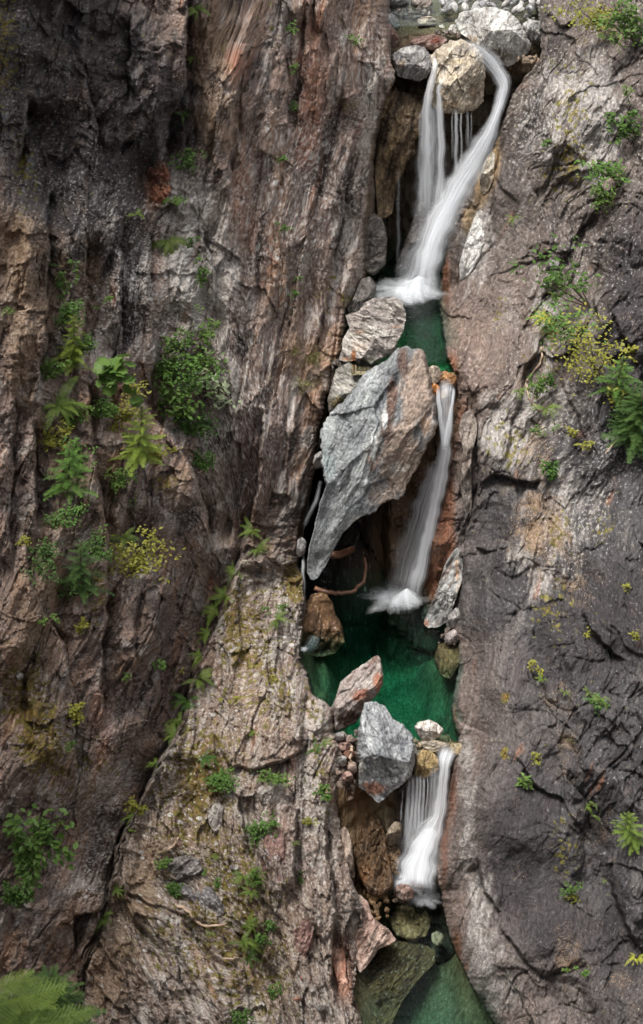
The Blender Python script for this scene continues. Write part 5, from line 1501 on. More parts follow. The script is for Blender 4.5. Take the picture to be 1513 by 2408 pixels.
foam('foam', w3, 962, 2072, 66, 42, -2.62, 54, .95, .14, 0)
foam('foam', w3, 995, 2112, 60, 28, -3.0, 55, .9, .08, 0)
foam('foam', w3, 990, 2065, 44, 30, -2.7, 56, .9, .2, 0)
seat(w3, at(985, 2100, 28.3))

w4 = thing('waterfall', 'thin trickle falling in the dark slot between left cliff and great boulder', 'waterfall', None)
ribbon('main_stream', w4, [(756, 1130, 12, 36.2, .3), (745, 1170, 14, 35.9, .7), (730, 1205, 16, 35.6, .6), (716, 1240, 10, 35.3, .4)], 91, .5, 9, .03, 0, .8)
ribbon('main_stream', w4, [(716, 1300, 8, 34.9, .4), (712, 1330, 14, 34.6, .9), (714, 1365, 10, 34.5, .6), (716, 1420, 10, 34.4, .35), (722, 1470, 16, 34.0, .35)], 92, .5, 9, .03, 0, .8)
ribbon('main_stream', w4, [(738, 1470, 10, 33.9, .2), (745, 1490, 26, 33.65, .5), (735, 1515, 36, 33.4, .5), (712, 1530, 26, 33.1, .6)], 93, .35, 10, .03, 0, .8, 4)
foam('foam', w4, 714, 1526, 16, 9, 0.0, 94, .6, .03, 0)
seat(w4, at(716, 1520, 33.2))

# drift log and branch in the hollow under the great boulder
def stick(name, label, pts, r0, r1, mat, parent=None, cat='branch', jit=0.02, seed=0):
    rs_ = random.Random(seed)
    P = [Vector(at(x, y, d)) for (x, y, d) in pts]
    # subdivide
    Q = []
    for i in range(len(P) - 1):
        for k in range(4):
            Q.append(P[i].lerp(P[i + 1], k / 4) + Vector([rs_.uniform(-jit, jit) for _ in range(3)]))
    Q.append(P[-1])
    mb = MB()
    n = len(Q)
    o0 = Q[0].copy()
    mb.tube([q - o0 for q in Q], [r0 + (r1 - r0) * i / (n - 1) for i in range(n)], 7)
    o = link(bpy.data.objects.new(name, mb.mesh(name, mat, True)), parent)
    o.location = o0
    if label:
        tag(o, label, cat)
    return o


def simple_mat(name, c0, c1, scale=6.0, rough=0.8, stretch=(1, 1, 1)):
    m, nt, N, L = new_mat(name)
    out = N.new('ShaderNodeOutputMaterial')
    bs = N.new('ShaderNodeBsdfPrincipled')
    tc = N.new('ShaderNodeTexCoord')
    mp = N.new('ShaderNodeMapping')
    mp.inputs['Scale'].default_value = stretch
    nz = N.new('ShaderNodeTexNoise')
    nz.inputs['Scale'].default_value = scale
    nz.inputs['Detail'].default_value = 4
    cr = N.new('ShaderNodeValToRGB')
    cr.color_ramp.elements[0].color = (*c0, 1)
    cr.color_ramp.elements[1].color = (*c1, 1)
    cr.color_ramp.elements[0].position = .3
    cr.color_ramp.elements[1].position = .7
    L.new(tc.outputs['Object'], mp.inputs['Vector'])
    L.new(mp.outputs[0], nz.inputs['Vector'])
    L.new(nz.outputs['Fac'], cr.inputs[0])
    L.new(cr.outputs[0], bs.inputs['Base Color'])
    bs.inputs['Roughness'].default_value = rough
    L.new(bs.outputs[0], out.inputs['Surface'])
    return m


WOOD = simple_mat('bleached_wood', (0.30, 0.20, 0.13), (0.52, 0.40, 0.30), 14)
WOODR = simple_mat('wet_red_wood', (0.09, 0.04, 0.025), (0.19, 0.09, 0.05), 12, .5)
TWIG = simple_mat('brown_twig', (0.07, 0.045, 0.03), (0.16, 0.11, 0.08), 16)
stick('branch', 'curved red-brown driftwood branch in the dark hollow under the great boulder',
      [(742, 1384, 34.5), (770, 1392, 34.45), (805, 1394, 34.45), (835, 1388, 34.5), (855, 1368, 34.6), (862, 1340, 34.75), (858, 1310, 34.9)], .055, .035, WOODR, seed=1)
stick('log', 'short reddish log end lodged deep in the hollow under the great boulder', [(780, 1308, 35.0), (806, 1302, 35.2), (830, 1292, 35.6)], .09, .08, WOODR, cat='log', seed=2)
stick('branch', 'bleached forked stick standing left of the blue-grey slab', [(822, 1812, 28.9), (824, 1790, 28.95), (828, 1765, 29.05), (826, 1756, 29.1)], .035, .03, WOOD, seed=3)


def wall_stick(label, pts, r0, r1, mat, seed, lift=.08):
    q = []
    for (x, y) in pts:
        p, n = on(x, y)
        q.append((x, y, p.y - lift))
    return stick('branch', label, q, r0, r1, mat, seed=seed, jit=.012)


wall_stick('bleached forked branch lying across the slab on the mossy ledge', [(418, 2128), (440, 2140), (462, 2166), (480, 2178), (505, 2176), (530, 2174)], .035, .02, WOOD, 4)
wall_stick('short pale stick lying on the ledge near the bottom fern clump', [(526, 2256), (545, 2254), (562, 2252)], .022, .018, WOOD, 5)
wall_stick('dead orange branch leaning above the rounded ledge boulder', [(396, 1998), (406, 1990), (416, 1978), (420, 1968)], .03, .014, WOOD, 6)
wall_stick('long bare pale branch hanging down the right cliff among ferns', [(1274, 815), (1276, 838), (1272, 852), (1252, 876), (1242, 892), (1236, 900), (1240, 920), (1250, 945), (1264, 960), (1278, 970)], .022, .014, WOOD, 7)
wall_stick('thin bare twig in the shadow below the dark conifer on the right cliff', [(1500, 1000), (1470, 1020), (1440, 1048), (1424, 1064)], .016, .01, WOOD, 8)
wall_stick('dark bent twig above the hump on the left cliff', [(466, 1112), (480, 1104), (498, 1090), (512, 1060), (524, 1030)], .018, .008, TWIG, 9, .25)
wall_stick('small brown stick at the bottom of the ledge slope', [(276, 2396), (300, 2392), (326, 2376)], .02, .014, TWIG, 10)
wall_stick('thin dry stem lying on the litter slope at far left', [(44, 734), (66, 730), (86, 722)], .012, .008, WOOD, 11)

# ================================================================== PLANTS
def leaf_mat(name, c0, c1, trans=0.3, rough=0.55):
    m, nt, N, L = new_mat(name)
    out = N.new('ShaderNodeOutputMaterial')
    bs = N.new('ShaderNodeBsdfPrincipled')
    tl = N.new('ShaderNodeBsdfTranslucent')
    mx = N.new('ShaderNodeMixShader')
    mx.inputs[0].default_value = trans
    oi = N.new('ShaderNodeObjectInfo')
    tc = N.new('ShaderNodeTexCoord')
    nz = N.new('ShaderNodeTexNoise')
    nz.inputs['Scale'].default_value = 7
    L.new(tc.outputs['Object'], nz.inputs['Vector'])
    ad = N.new('ShaderNodeMath')
    ad.operation = 'MULTIPLY_ADD'
    L.new(oi.outputs['Random'], ad.inputs[0])
    ad.inputs[1].default_value = 0.55
    L.new(nz.outputs['Fac'], ad.inputs[2])
    mr = N.new('ShaderNodeMapRange')
    mr.inputs['From Min'].default_value = 0.35
    mr.inputs['From Max'].default_value = 1.15
    L.new(ad.outputs[0], mr.inputs['Value'])
    cm = N.new('ShaderNodeMix')
    cm.data_type = 'RGBA'
    cm.inputs[6].default_value = (*c0, 1)
    cm.inputs[7].default_value = (*c1, 1)
    L.new(mr.outputs[0], cm.inputs[0])
    L.new(cm.outputs[2], bs.inputs['Base Color'])
    L.new(cm.outputs[2], tl.inputs['Color'])
    bs.inputs['Roughness'].default_value = rough
    bs.inputs['Specular IOR Level'].default_value = 0.3
    L.new(bs.outputs[0], mx.inputs[1])
    L.new(tl.outputs[0], mx.inputs[2])
    L.new(mx.outputs[0], out.inputs['Surface'])
    return m


FERN = leaf_mat('fern_green', (0.06, 0.11, 0.018), (0.17, 0.235, 0.045))
FERND = leaf_mat('fern_dark_green', (0.035, 0.085, 0.018), (0.09, 0.17, 0.03))
FERNY = leaf_mat('fern_yellow', (0.30, 0.33, 0.04), (0.46, 0.46, 0.07))
LEAF = leaf_mat('leaf_green', (0.045, 0.10, 0.018), (0.12, 0.20, 0.04))
LEAFP = leaf_mat('leaf_pale', (0.16, 0.22, 0.08), (0.40, 0.46, 0.30))
LEAFY = leaf_mat('leaf_yellowish', (0.16, 0.17, 0.025), (0.30, 0.29, 0.05))
NEED = leaf_mat('needle_green', (0.045, 0.105, 0.02), (0.10, 0.19, 0.035), .2)
NEEDB = leaf_mat('needle_bright', (0.07, 0.125, 0.02), (0.17, 0.24, 0.04), .25)
NEEDD = leaf_mat('needle_dark', (0.03, 0.07, 0.018), (0.07, 0.125, 0.03), .2)
GRASS = leaf_mat('grass_dry_green', (0.16, 0.18, 0.05), (0.38, 0.34, 0.14))


def frond_mesh(mat, seed, n=17, wide=0.135, droop=0.75):
    rs_ = random.Random(seed)
    mb = MB()
    axis = lambda t: Vector((t * (1 - .12 * t), 0.05 * math.sin(t * 2 + seed), 0.55 * t - droop * t * t))
    pts = [axis(i / 8) for i in range(9)]
    for i in range(8):
        a, b = pts[i], pts[i + 1]
        w = .008 * (1 - i / 9)
        mb.poly([a + Vector((0, w, 0)), a - Vector((0, w, 0)), b - Vector((0, w, 0)), b + Vector((0, w, 0))])
    for i in range(n):
        t = 0.10 + 0.88 * i / (n - 1)
        p, q = axis(t), axis(min(t + 0.02, 1.0))
        d = (axis(min(t + .03, 1.02)) - axis(t - .03)).normalized()
        l = wide * (math.sin(math.pi * min(1, (t * 0.86 + 0.16))) ** 0.7) * rs_.uniform(.85, 1.1)
        for s in (-1, 1):
            side = Vector((0.28, s, -0.18 + rs_.uniform(-.1, .1))).normalized()
            tip = p + side * l + d * 0.03
            w = d * 0.017
            m_ = p + side * l * .5
            mb.poly([p - w * .6, m_ - w + Vector((0, 0, .004)), tip, m_ + w, p + w * .6])
    return mb.mesh('frond', mat)


FR = {k: [frond_mesh(m, i, droop=dr) for i, dr in enumerate((.55, .75, .95))] for k, m in (('g', FERN), ('d', FERND), ('y', FERNY))}
prs = random.Random(99)


def basis(n, up=0.6):
    z = (Vector(n) * (1 - up) + Vector((0, 0, 1)) * up).normalized()
    x = z.cross(Vector((0.3, 1, 0.1))).normalized()
    y = z.cross(x)
    return Matrix((x, y, z)).transposed()


def plant_root(name, label, cat, px, py, group=None, lift=0.0):
    p, n = on(px, py)
    o = link(bpy.data.objects.new(name, None))
    o.empty_display_size = .15
    o.location = p + n * (lift + 0.02) + Vector((0, -.08, 0))
    tag(o, label, cat, group)
    return o, p, n


def fern(px, py, size, label, kind='g', nf=8, hang=0.0, group=None, spread=1.0):
    """size in tracing units (frond length)"""
    o, p, n = plant_root('fern', label, 'fern', px, py, group)
    ow = Vector((n.x, n.y - .25, 0)).normalized()
    zz = (Vector((0, 0, 1)) * (.75 - hang * .5) + ow * (.35 + hang * .4)).normalized()
    xx_ = (ow - zz * ow.dot(zz)).normalized()
    B = Matrix((xx_, zz.cross(xx_), zz)).transposed()
    o.location = Vector(o.location) + ow * .06
    L_ = size * PXM * (p.y / 35.0) * 1.35
    a0 = prs.uniform(0, 6.28)
    nf = int(nf * 1.7)
    for i in range(nf):
        f = link(bpy.data.objects.new('frond', prs.choice(FR[kind])), o)
        az = (-1.9 + 3.8 * (i + .5) / nf) * spread + prs.uniform(-.25, .25)
        ptc = prs.uniform(-.8, -.1) + hang * .9
        Mx = B @ Euler((0, 0, az)).to_matrix() @ Euler((0, ptc, 0)).to_matrix() @ Euler((prs.uniform(-.4, .4), 0, 0)).to_matrix()
        f.rotation_euler = Mx.to_euler()
        k = L_ * prs.uniform(.45, 1.1)
        f.scale = (k, k, k)
    return o


def bough_mesh(mat, seed, n=12, tw=.26, need=6, dens=1.0, nl=.05):
    rs_ = random.Random(seed)
    mb = MB()
    ax = lambda t: Vector((t, .03 * math.sin(3 * t + seed), .10 * t - .26 * t * t))

    def needles(a, b, k, ln):
        d = (b - a)
        if d.length < 1e-4:
            return
        dn = d.normalized()
        s = dn.cross(Vector((0, 0, 1))).normalized()
        for i in range(k):
            q = a + d * ((i + .3) / k)
            for sg in (-1, 1):
                tip = q + (s * sg * .85 + dn * .6 + Vector((0, 0, rs_.uniform(-.25, .25)))) * ln * rs_.uniform(.8, 1.15)
                w = dn * ln * .26
                mb.poly([q - w, tip - w * .2, tip + w * .2, q + w])
    for i in range(n):
        t = .06 + .9 * i / (n - 1)
        p = ax(t)
        l = tw * (1 - t) ** .75 + .05
        for sg in (-1, 1):
            dr = Vector((.66, sg * .74, -.2 + rs_.uniform(-.25, .2))).normalized()
            e = p + dr * l * rs_.uniform(.8, 1.1) + Vector((0, 0, -.25 * l * l))
            needles(p, e, max(3, int(need * dens * (l / tw) + 1)), nl)
    needles(ax(.03), ax(1), int(.8 / nl), nl)
    for i in range(5):
        a, b = ax(i / 5), ax((i + 1) / 5)
        w = .010 * (1 - i / 6)
        mb.poly([a + Vector((0, w, 0)), a - Vector((0, w, 0)), b - Vector((0, w, 0)), b + Vector((0, w, 0))])
    return mb.mesh('branch', mat)


NEEDF = leaf_mat('needle_fresh', (0.11, 0.18, 0.025), (0.25, 0.32, 0.05), .25)
BG = {k: [bough_mesh(m, i) for i in range(2)] for k, m in (('n', NEED), ('b', NEEDB), ('d', NEEDD), ('f', NEEDF))}
BG['near'] = [bough_mesh(NEEDB, 5 + i, 18, .30, 16, 1.0, .022) for i in range(3)]


def sapling(px, py, h, label, kind='n', wid=.42, nb=46, lean=0.0, group=None, low=.12):
    """px, py: foot; h: height in tracing units"""
    o, p, n = plant_root('conifer_sapling', label, 'sapling', px, py, group, lift=.02)
    H = h * PXM * (p.y / 35.0) * 1.3
    o.location = Vector(o.location) + Vector((n.x * .1, -.12, 0))
    out = Vector((n.x, n.y - .4, 0)).normalized() * .5
    top = Vector((0, 0, H)) + out * H * .5 + Vector((lean * H, 0, 0))
    mb = MB()
    crv = lambda t: out * H * .5 * math.sin(t * 1.57) + Vector((lean * H * t, 0, H * t))
    mb.tube([crv(i / 6) for i in range(7)], [.018 * H * (1 - .85 * i / 6) + .004 for i in range(7)], 5)
    link(bpy.data.objects.new('trunk', mb.mesh('trunk', TWIG, True)), o)
    nb = max(nb, int(nb * 1.6))
    for i in range(nb):
        t = low + (1 - low) * (i / nb) ** .9
        f = link(bpy.data.objects.new('branch', prs.choice(BG[kind])), o)
        f.location = crv(t)
        az = i * 2.4 + prs.uniform(-.3, .3)
        up = -.55 * t + .12 + prs.uniform(-.12, .12)
        f.rotation_euler = (Euler((0, 0, az)).to_matrix() @ Euler((0, up, 0)).to_matrix() @ Euler((prs.uniform(-.3, .3), 0, 0)).to_matrix()).to_euler()
        k = H * (wid * 1.05 * (1 - t) ** .8 + .07) * prs.uniform(.6, 1.1)
        f.scale = (k, k, k)
    f = link(bpy.data.objects.new('branch', BG[kind][0]), o)
    f.location = crv(.94)
    f.rotation_euler = (0, -1.4, 0)
    f.scale = (H * .12,) * 3
    return o


def leaf_poly(mb, c, d, u, l, w):
    s = d.cross(u).normalized()
    mb.poly([c, c + d * l * .4 + s * w * .5 + u * w * .12, c + d * l, c + d * l * .4 - s * w * .5 + u * w * .12])


def shrub(px, py, rx, ry, label, mat=LEAF, leaf=5.0, n=160, stems=4, name='shrub', cat='shrub', group=None, leafparts=False, depth=.6, asp=.55, cy=None):
    """low leafy plant; rx, ry half extents and leaf length in tracing units; cy: centre of the leaf mass above the foot"""
    o, p, n_ = plant_root(name, label, cat, px, py, group)
    m = PXM * (p.y / 35.0) * 1.1
    X, Zr = rx * m * 1.3, ry * m * 1.4
    up = (Vector((0, 0, 1)) * .8 + n_ * .5).normalized()
    outw = Vector((n_.x, n_.y, 0)).normalized() if abs(n_.x) + abs(n_.y) > .05 else Vector((0, -1, 0))
    sx = Vector((1, 0, 0))
    cen = up * (Zr * (0.9 if cy is None else cy)) + outw * X * depth * .6
    rs_ = random.Random(int(px * 7 + py))
    tips = []
    for i in range(stems):
        t = cen + sx * rs_.uniform(-.75, .75) * X + up * rs_.uniform(-.3, .8) * Zr + outw * rs_.uniform(-.2, .6) * X * depth
        mid = t * .5 + outw * X * .15 + sx * rs_.uniform(-.1, .1) * X
        mb = MB()
        mb.tube([Vector((0, 0, 0)), mid, t], [.012 + .012 * X, .008 + .006 * X, .004], 4)
        link(bpy.data.objects.new('stem', mb.mesh('stem', TWIG)), o)
        tips += [t, mid.lerp(t, .5), mid]
    ll = leaf * m * 1.35
    n = int(n * (1.3 if n < 100 or leafparts else 2.0))
    cl = [rs_.choice(tips) + Vector((rs_.gauss(0, .3) * X, rs_.gauss(0, .3) * X * depth, rs_.gauss(0, .3) * Zr)) for _ in range(max(6, n // 9))]
    mb = MB()
    lm_ = None
    for i in range(n):
        c0 = rs_.choice(cl)
        c = c0 + Vector((rs_.gauss(0, .16) * X, rs_.gauss(0, .16) * X * depth, rs_.gauss(0, .13) * Zr))
        d = Vector((rs_.gauss(0, 1), rs_.gauss(-.3, .8), rs_.gauss(-.15, .5))).normalized()
        u = Vector((rs_.gauss(0, .35), rs_.gauss(-.5, .35), 1)).normalized()
        u = (u - d * u.dot(d)).normalized()
        k = rs_.uniform(.7, 1.25)
        if leafparts:
            if lm_ is None:
                q = MB()
                N_ = 7
                pts = []
                for j in range(N_ * 2):
                    a = math.pi * j / N_
                    r_ = (1 - .22 * (j % 2)) * (.5 + .05 * math.cos(a))
                    pts.append(Vector((.5 + r_ * math.cos(a), r_ * math.sin(a) * asp * 1.9, -.25 * (r_ * math.sin(a)) ** 2)))
                q.poly(pts)
                lm_ = q.mesh('leaf', mat)
            f = link(bpy.data.objects.new('leaf', lm_), o)
            f.location = c
            s = u.cross(d)
            f.rotation_euler = Matrix((d, s, u)).transposed().to_euler()
            f.scale = (ll * k,) * 3
        else:
            leaf_poly(mb, c, d, u, ll * k, ll * k * asp)
    if not leafparts:
        link(bpy.data.objects.new('foliage', mb.mesh('foliage', mat)), o)
    return o


def grass(px, py, h, label, n=60, mat=GRASS, spread=1.0, group=None):
    p, nn = on(px, py)
    m = PXM * (p.y / 35.0) * 1.1
    rs_ = random.Random(int(px + py))
    mb = MB()
    for i in range(n):
        b = Vector((rs_.gauss(0, .25), rs_.gauss(0, .12), rs_.gauss(0, .2))) * h * m * spread
        d = Vector((rs_.gauss(0, .5), rs_.gauss(-.5, .3), rs_.uniform(.4, 1))).normalized()
        l = h * m * rs_.uniform(.6, 1.1)
        w = Vector((rs_.uniform(.4, 1), rs_.uniform(-.5, .5), 0)).normalized() * .006
        a, c = b + d * l * .5, b + d * l * .8 + Vector((d.x * .3, -.2, -.35)) * l * .5
        mb.poly([b - w, b + w, a + w * .8, a - w * .8])
        mb.poly([a - w * .8, a + w * .8, c])
    o = link(bpy.data.objects.new('grass_tuft', mb.mesh('grass_tuft', mat)))
    o.location = p
    return tag(o, label, 'grass', group)


# ---- left cliff
fern(394, 556, 44, 'bright drooping fern hanging on the left cliff beside the white-spotted slab', 'g', 9, .6)
fern(312, 500, 26, 'small dull green fern in the hollow left of the orange-red blocks', 'g', 7)
fern(452, 14, 30, 'green fern high in the crack at the top of the left cliff', 'g', 6, .3)
fern(450, 128, 24, 'small fern halfway down the upper crack beside the brown litter slab', 'g', 6, .2)
fern(424, 262, 20, 'dark little fern under the overhanging edge of the dark buttress', 'd', 6, .2)
shrub(444, 392, 26, 20, 'little leafy plant right of the orange-red blocks on the left cliff', LEAF, 7, 90)
shrub(398, 468, 20, 9, 'sprig of leaves at the foot of the lower orange-red block', LEAF, 6, 50, 2)
shrub(470, 660, 14, 22, 'small dark green bush in the crevice right of the drooping fern', LEAF, 6, 90, 3)
shrub(442, 580, 10, 14, 'little green sprig above the small dark bush on the left cliff', LEAF, 5, 40, 2)
sapling(150, 862, 120, 'bushy bright green conifer at the top of the left gully, above the big sword fern', 'f', .36, 34)
shrub(122, 690, 10, 40, 'narrow column of green leaves in the dark crack above the left gully', LEAF, 7, 90, 3)
fern(124, 950, 74, 'big arching sword fern in the left gully', 'g', 13, .05)
shrub(222, 905, 32, 52, 'broad-leaved bright green plant in the gully right of the sword fern', LEAF, 19, 34, 4, 'leafy_plant', 'plant', None, True, .5, .62, .7)
shrub(236, 960, 26, 26, 'dark feathery greenery beneath the broad-leaved plant', NEED, 6, 140, 3)
sapling(302, 1078, 135, 'yellow-green young fir standing on the hump of the left cliff', 'f', .40, 36)
shrub(286, 935, 26, 26, 'pale green thin bush just above the yellow-green fir', LEAFY, 6, 90, 3)
sapling(150, 1160, 130, 'dark green conifer sapling below the big sword fern', 'n', .50, 30)
sapling(178, 1375, 130, 'thin dull conifer sapling low in the left gully', 'd', .46, 26)
shrub(70, 1370, 30, 28, 'wispy dull shrub left of the thin dull conifer', NEEDD, 6, 120, 3)
shrub(44, 1280, 18, 14, 'small yellow-green tuft of leaves at the far left edge, mid height', LEAFY, 6, 60, 2)
shrub(300, 1350, 50, 46, 'round yellowish shrub on the front of the hump', LEAFY, 7, 300, 6)
fern(284, 1255, 46, 'fern with spreading fronds just above the yellowish shrub', 'g', 8, .1)
shrub(278, 1130, 22, 22, 'small fresh green plant between the fir and the spreading fern', LEAF, 6, 100, 3)
fern(240, 1108, 24, 'tiny pale fern left of the small fresh green plant', 'g', 5)
shrub(258, 1190, 18, 26, 'loose green herbs under the small fresh plant', LEAF, 6, 80, 3)
shrub(388, 965, 38, 40, 'leafy bright green bush in the big hollow of the left cliff', LEAF, 10, 120, 6)
shrub(420, 890, 46, 50, 'taller dark green bush behind the bright one in the hollow', NEED, 7, 200, 8)
shrub(452, 800, 20, 30, 'wispy greenery at the top of the big hollow', LEAF, 6, 100, 3)
shrub(516, 918, 48, 40, 'shrub with whitish pale leaves right of the big hollow', LEAFP, 13, 90, 7, asp=.34)
shrub(446, 1010, 40, 40, 'thin dull shrub hanging below the big hollow', NEED, 7, 170, 5, cy=.2)
shrub(462, 1105, 20, 26, 'dark small shrub in the cleft right of the hump', NEED, 6, 100, 3)
shrub(540, 930, 16, 30, 'sparse twiggy plant on the spotted slab right of the pale shrub', LEAFP, 9, 26, 3, asp=.35)
for i, (x, y, s, lab) in enumerate([(658, 538, 9, 'tiny green plant in a crack of the purple upper wall'), (692, 656, 9, 'tiny plant lower in the crack of the purple wall'), (686, 690, 7, 'tiniest sprig below the tiny crack plant'), (672, 80, 12, 'small plant near the top of the long wall crack'),
                                    (676, 160, 10, 'small plant second from the top in the long wall crack'), (680, 262, 9, 'small plant in the middle of the long wall crack'), (650, 380, 8, 'small plant at the lower end of the long wall crack'), (822, 96, 15, 'small grassy plant near the top corner of the left wall'),
                                    (8, 735, 12, 'bright sprig at the left picture edge on the brown litter slope'), (216, 720, 12, 'small plant on the pale rib above the left gully')]):
    shrub(x, y, s, s * .9, lab, LEAF, 5, 34, 2)
grass(735, 850, 46, 'pale dry grass tuft on the left wall beside the rust-stained boulder', 90)
grass(712, 905, 40, 'lower dry grass tuft on the left wall near the great boulder', 70)
grass(690, 830, 34, 'thin grass streak left of the dry tufts on the left wall', 40)
grass(820, 250, 26, 'little dry grass tuft on the upper left wall near the recess', 30)
shrub(92, 1460, 14, 14, 'small green fern-like sprig on the far left slope', LEAF, 6, 50, 2)
shrub(178, 1470, 16, 15, 'bright green sprig on the brown slope right of the far left one', LEAFY, 7, 60, 2)
shrub(356, 1560, 14, 13, 'little round-leaved plant on the dark streaked cliff', LEAF, 7, 40, 2)
shrub(415, 1570, 14, 8, 'tiny plant right of the little round-leaved one', LEAFY, 5, 30, 2)
shrub(286, 1590, 9, 12, 'tiny plant left of the little round-leaved one on the dark cliff', LEAF, 5, 30, 2)
shrub(160, 1690, 18, 24, 'yellow-green plant in the groove at the lower left', LEAFY, 7, 100, 3)
shrub(152, 1760, 12, 20, 'thin plant in the groove under the yellow-green one', LEAF, 5, 50, 2)
fern(134, 1922, 20, 'small bright fern on the rust-streaked lower left cliff', 'g', 6)
# ---- crease between cliff and ledge
cr_group = 'fern row in the crease'
for i, (x, y, s, k, lab) in enumerate([
        (604, 1240, 26, 'g', 'fern in the narrow gully beside the pillar, above the ledge'), (600, 1285, 24, 'g', 'fern at the foot of the narrow gully beside the pillar'), (566, 1345, 26, 'g', 'topmost fern of the row in the crease under the dark cliff'), (540, 1400, 30, 'g', 'second fern down the crease under the dark cliff'),
        (520, 1435, 32, 'g', 'bright fern third down the crease under the dark cliff'), (502, 1490, 30, 'g', 'fern midway down the crease, on the mossy side'), (484, 1540, 30, 'g', 'lush fern in the crease where the cliff is darkest'),
        (462, 1590, 34, 'g', 'large fern in the crease below the lush one'), (448, 1640, 32, 'd', 'dark fern in the crease left of the pale ledge rocks'), (436, 1690, 30, 'g', 'fern in the crease just above the ledge corner'), (424, 1722, 28, 'g', 'bright fern at the ledge corner of the crease'),
        (378, 1795, 22, 'g', 'small fern where the crease bends left'), (322, 1922, 24, 'g', 'pale fern low in the crease'), (300, 1955, 16, 'g', 'tiny fern in the crease near the brown litter'), (262, 2090, 22, 'g', 'small fern above the lower left overhang'), (238, 2146, 22, 'g', 'fern dangling at the lip of the lower left overhang')]):
    fern(x, y, s * 1.45, lab, k, 8, .1, cr_group)
shrub(350, 1890, 26, 16, 'pale feathery plant beside the low end of the crease', LEAFY, 6, 110, 3)
fern(640, 1452, 34, 'fern on the pale ledge rock near the middle pool', 'g', 8)
shrub(610, 1445, 16, 12, 'small herb left of the lone ledge fern', LEAF, 5, 40, 2)
shrub(668, 1430, 16, 14, 'sprig right of the lone ledge fern', LEAF, 5, 40, 2)
fern(600, 1712, 30, 'spiky fern in a cleft of the pale ledge', 'g', 7)
fern(474, 1775, 38, 'dark fern in the hollow at the top of the lower ledge', 'd', 9)
shrub(505, 1830, 26, 18, 'green herbs along the ledge step, left end', LEAF, 6, 130, 3)
shrub(552, 1840, 32, 20, 'darker herbs along the ledge step, middle', NEED, 6, 180, 4)
shrub(622, 1815, 36, 16, 'green herbs along the ledge step, right end', LEAF, 6, 140, 4)
fern(730, 1752, 30, 'fern at the right end of the ledge step near the slab boulder', 'd', 8)
fern(752, 1738, 26, 'spiky fern on the ledge edge beside the pointed boulder', 'g', 7)
shrub(742, 1868, 18, 17, 'round-leaved green plant on the lower ledge left of the slab boulder', LEAF, 9, 60, 3)
shrub(600, 1975, 26, 34, 'upright green plant on the ledge above the red-brown slab', NEED, 7, 170, 4)
shrub(655, 1945, 14, 16, 'small green plant on top of the red-brown slab', LEAF, 5, 60, 2)
shrub(712, 1925, 16, 10, 'yellow-green cushion plant right of the red-brown slab', LEAFY, 5, 70, 2)
fern(578, 2050, 34, 'bright fern beside the left of the red-brown slab', 'g', 8)
fern(596, 2085, 30, 'second bright fern just below and right of its neighbour', 'g', 8)
shrub(612, 2075, 20, 26, 'leafy herbs behind the two bright ferns', LEAF, 6, 110, 3)
fern(572, 2165, 36, 'upper fern of the big clump low on the ledge', 'g', 9)
fern(560, 2205, 40, 'left fern of the big clump low on the ledge', 'g', 9)
fern(586, 2215, 40, 'right fern of the big clump low on the ledge', 'g', 9)
fern(572, 2245, 34, 'bottom fern of the big clump low on the ledge', 'd', 8)
shrub(636, 2165, 18, 22, 'green plant right of the big fern clump', LEAF, 7, 90, 3)
shrub(640, 2215, 16, 24, 'dull plant below and right of the big fern clump', NEED, 6, 90, 3)
shrub(400, 2100, 20, 16, 'bright green herb clump below the rounded ledge boulder', LEAF, 7, 120, 3)
shrub(372, 2032, 18, 14, 'bright green herb clump left of the rounded ledge boulder', LEAF, 7, 90, 3)
shrub(470, 2052, 10, 8, 'tiny herb at the right end of the rounded boulder', LEAF, 5, 30, 2)
shrub(505, 2080, 12, 14, 'small herb right of the flat ledge slab', NEED, 5, 50, 2)
fern(518, 2002, 20, 'little fern above the flat ledge slab', 'g', 6)
fern(535, 2130, 18, 'little fern at the tip of the flat ledge slab', 'g', 6)
fern(500, 2178, 18, 'flat pale fern under the bleached forked branch', 'g', 5)
shrub(580, 2400, 34, 30, 'thin green shrub at the bottom edge of the picture on the ledge', LEAF, 7, 160, 4)
shrub(640, 2340, 18, 20, 'dull herb above the bottom shrub on the ledge', NEED, 6, 70, 2)
shrub(702, 2070, 8, 12, 'tiny plant on the grey ledge wall', LEAF, 5, 30, 2)
fern(690, 1970, 16, 'tiny rusty-green fern on the grey ledge wall', 'g', 5)
shrub(540, 1660, 16, 12, 'small herb on the pale upper ledge', LEAFY, 5, 50, 2)
shrub(640, 1600, 14, 12, 'small herb right of centre on the pale upper ledge', LEAFY, 5, 40, 2)
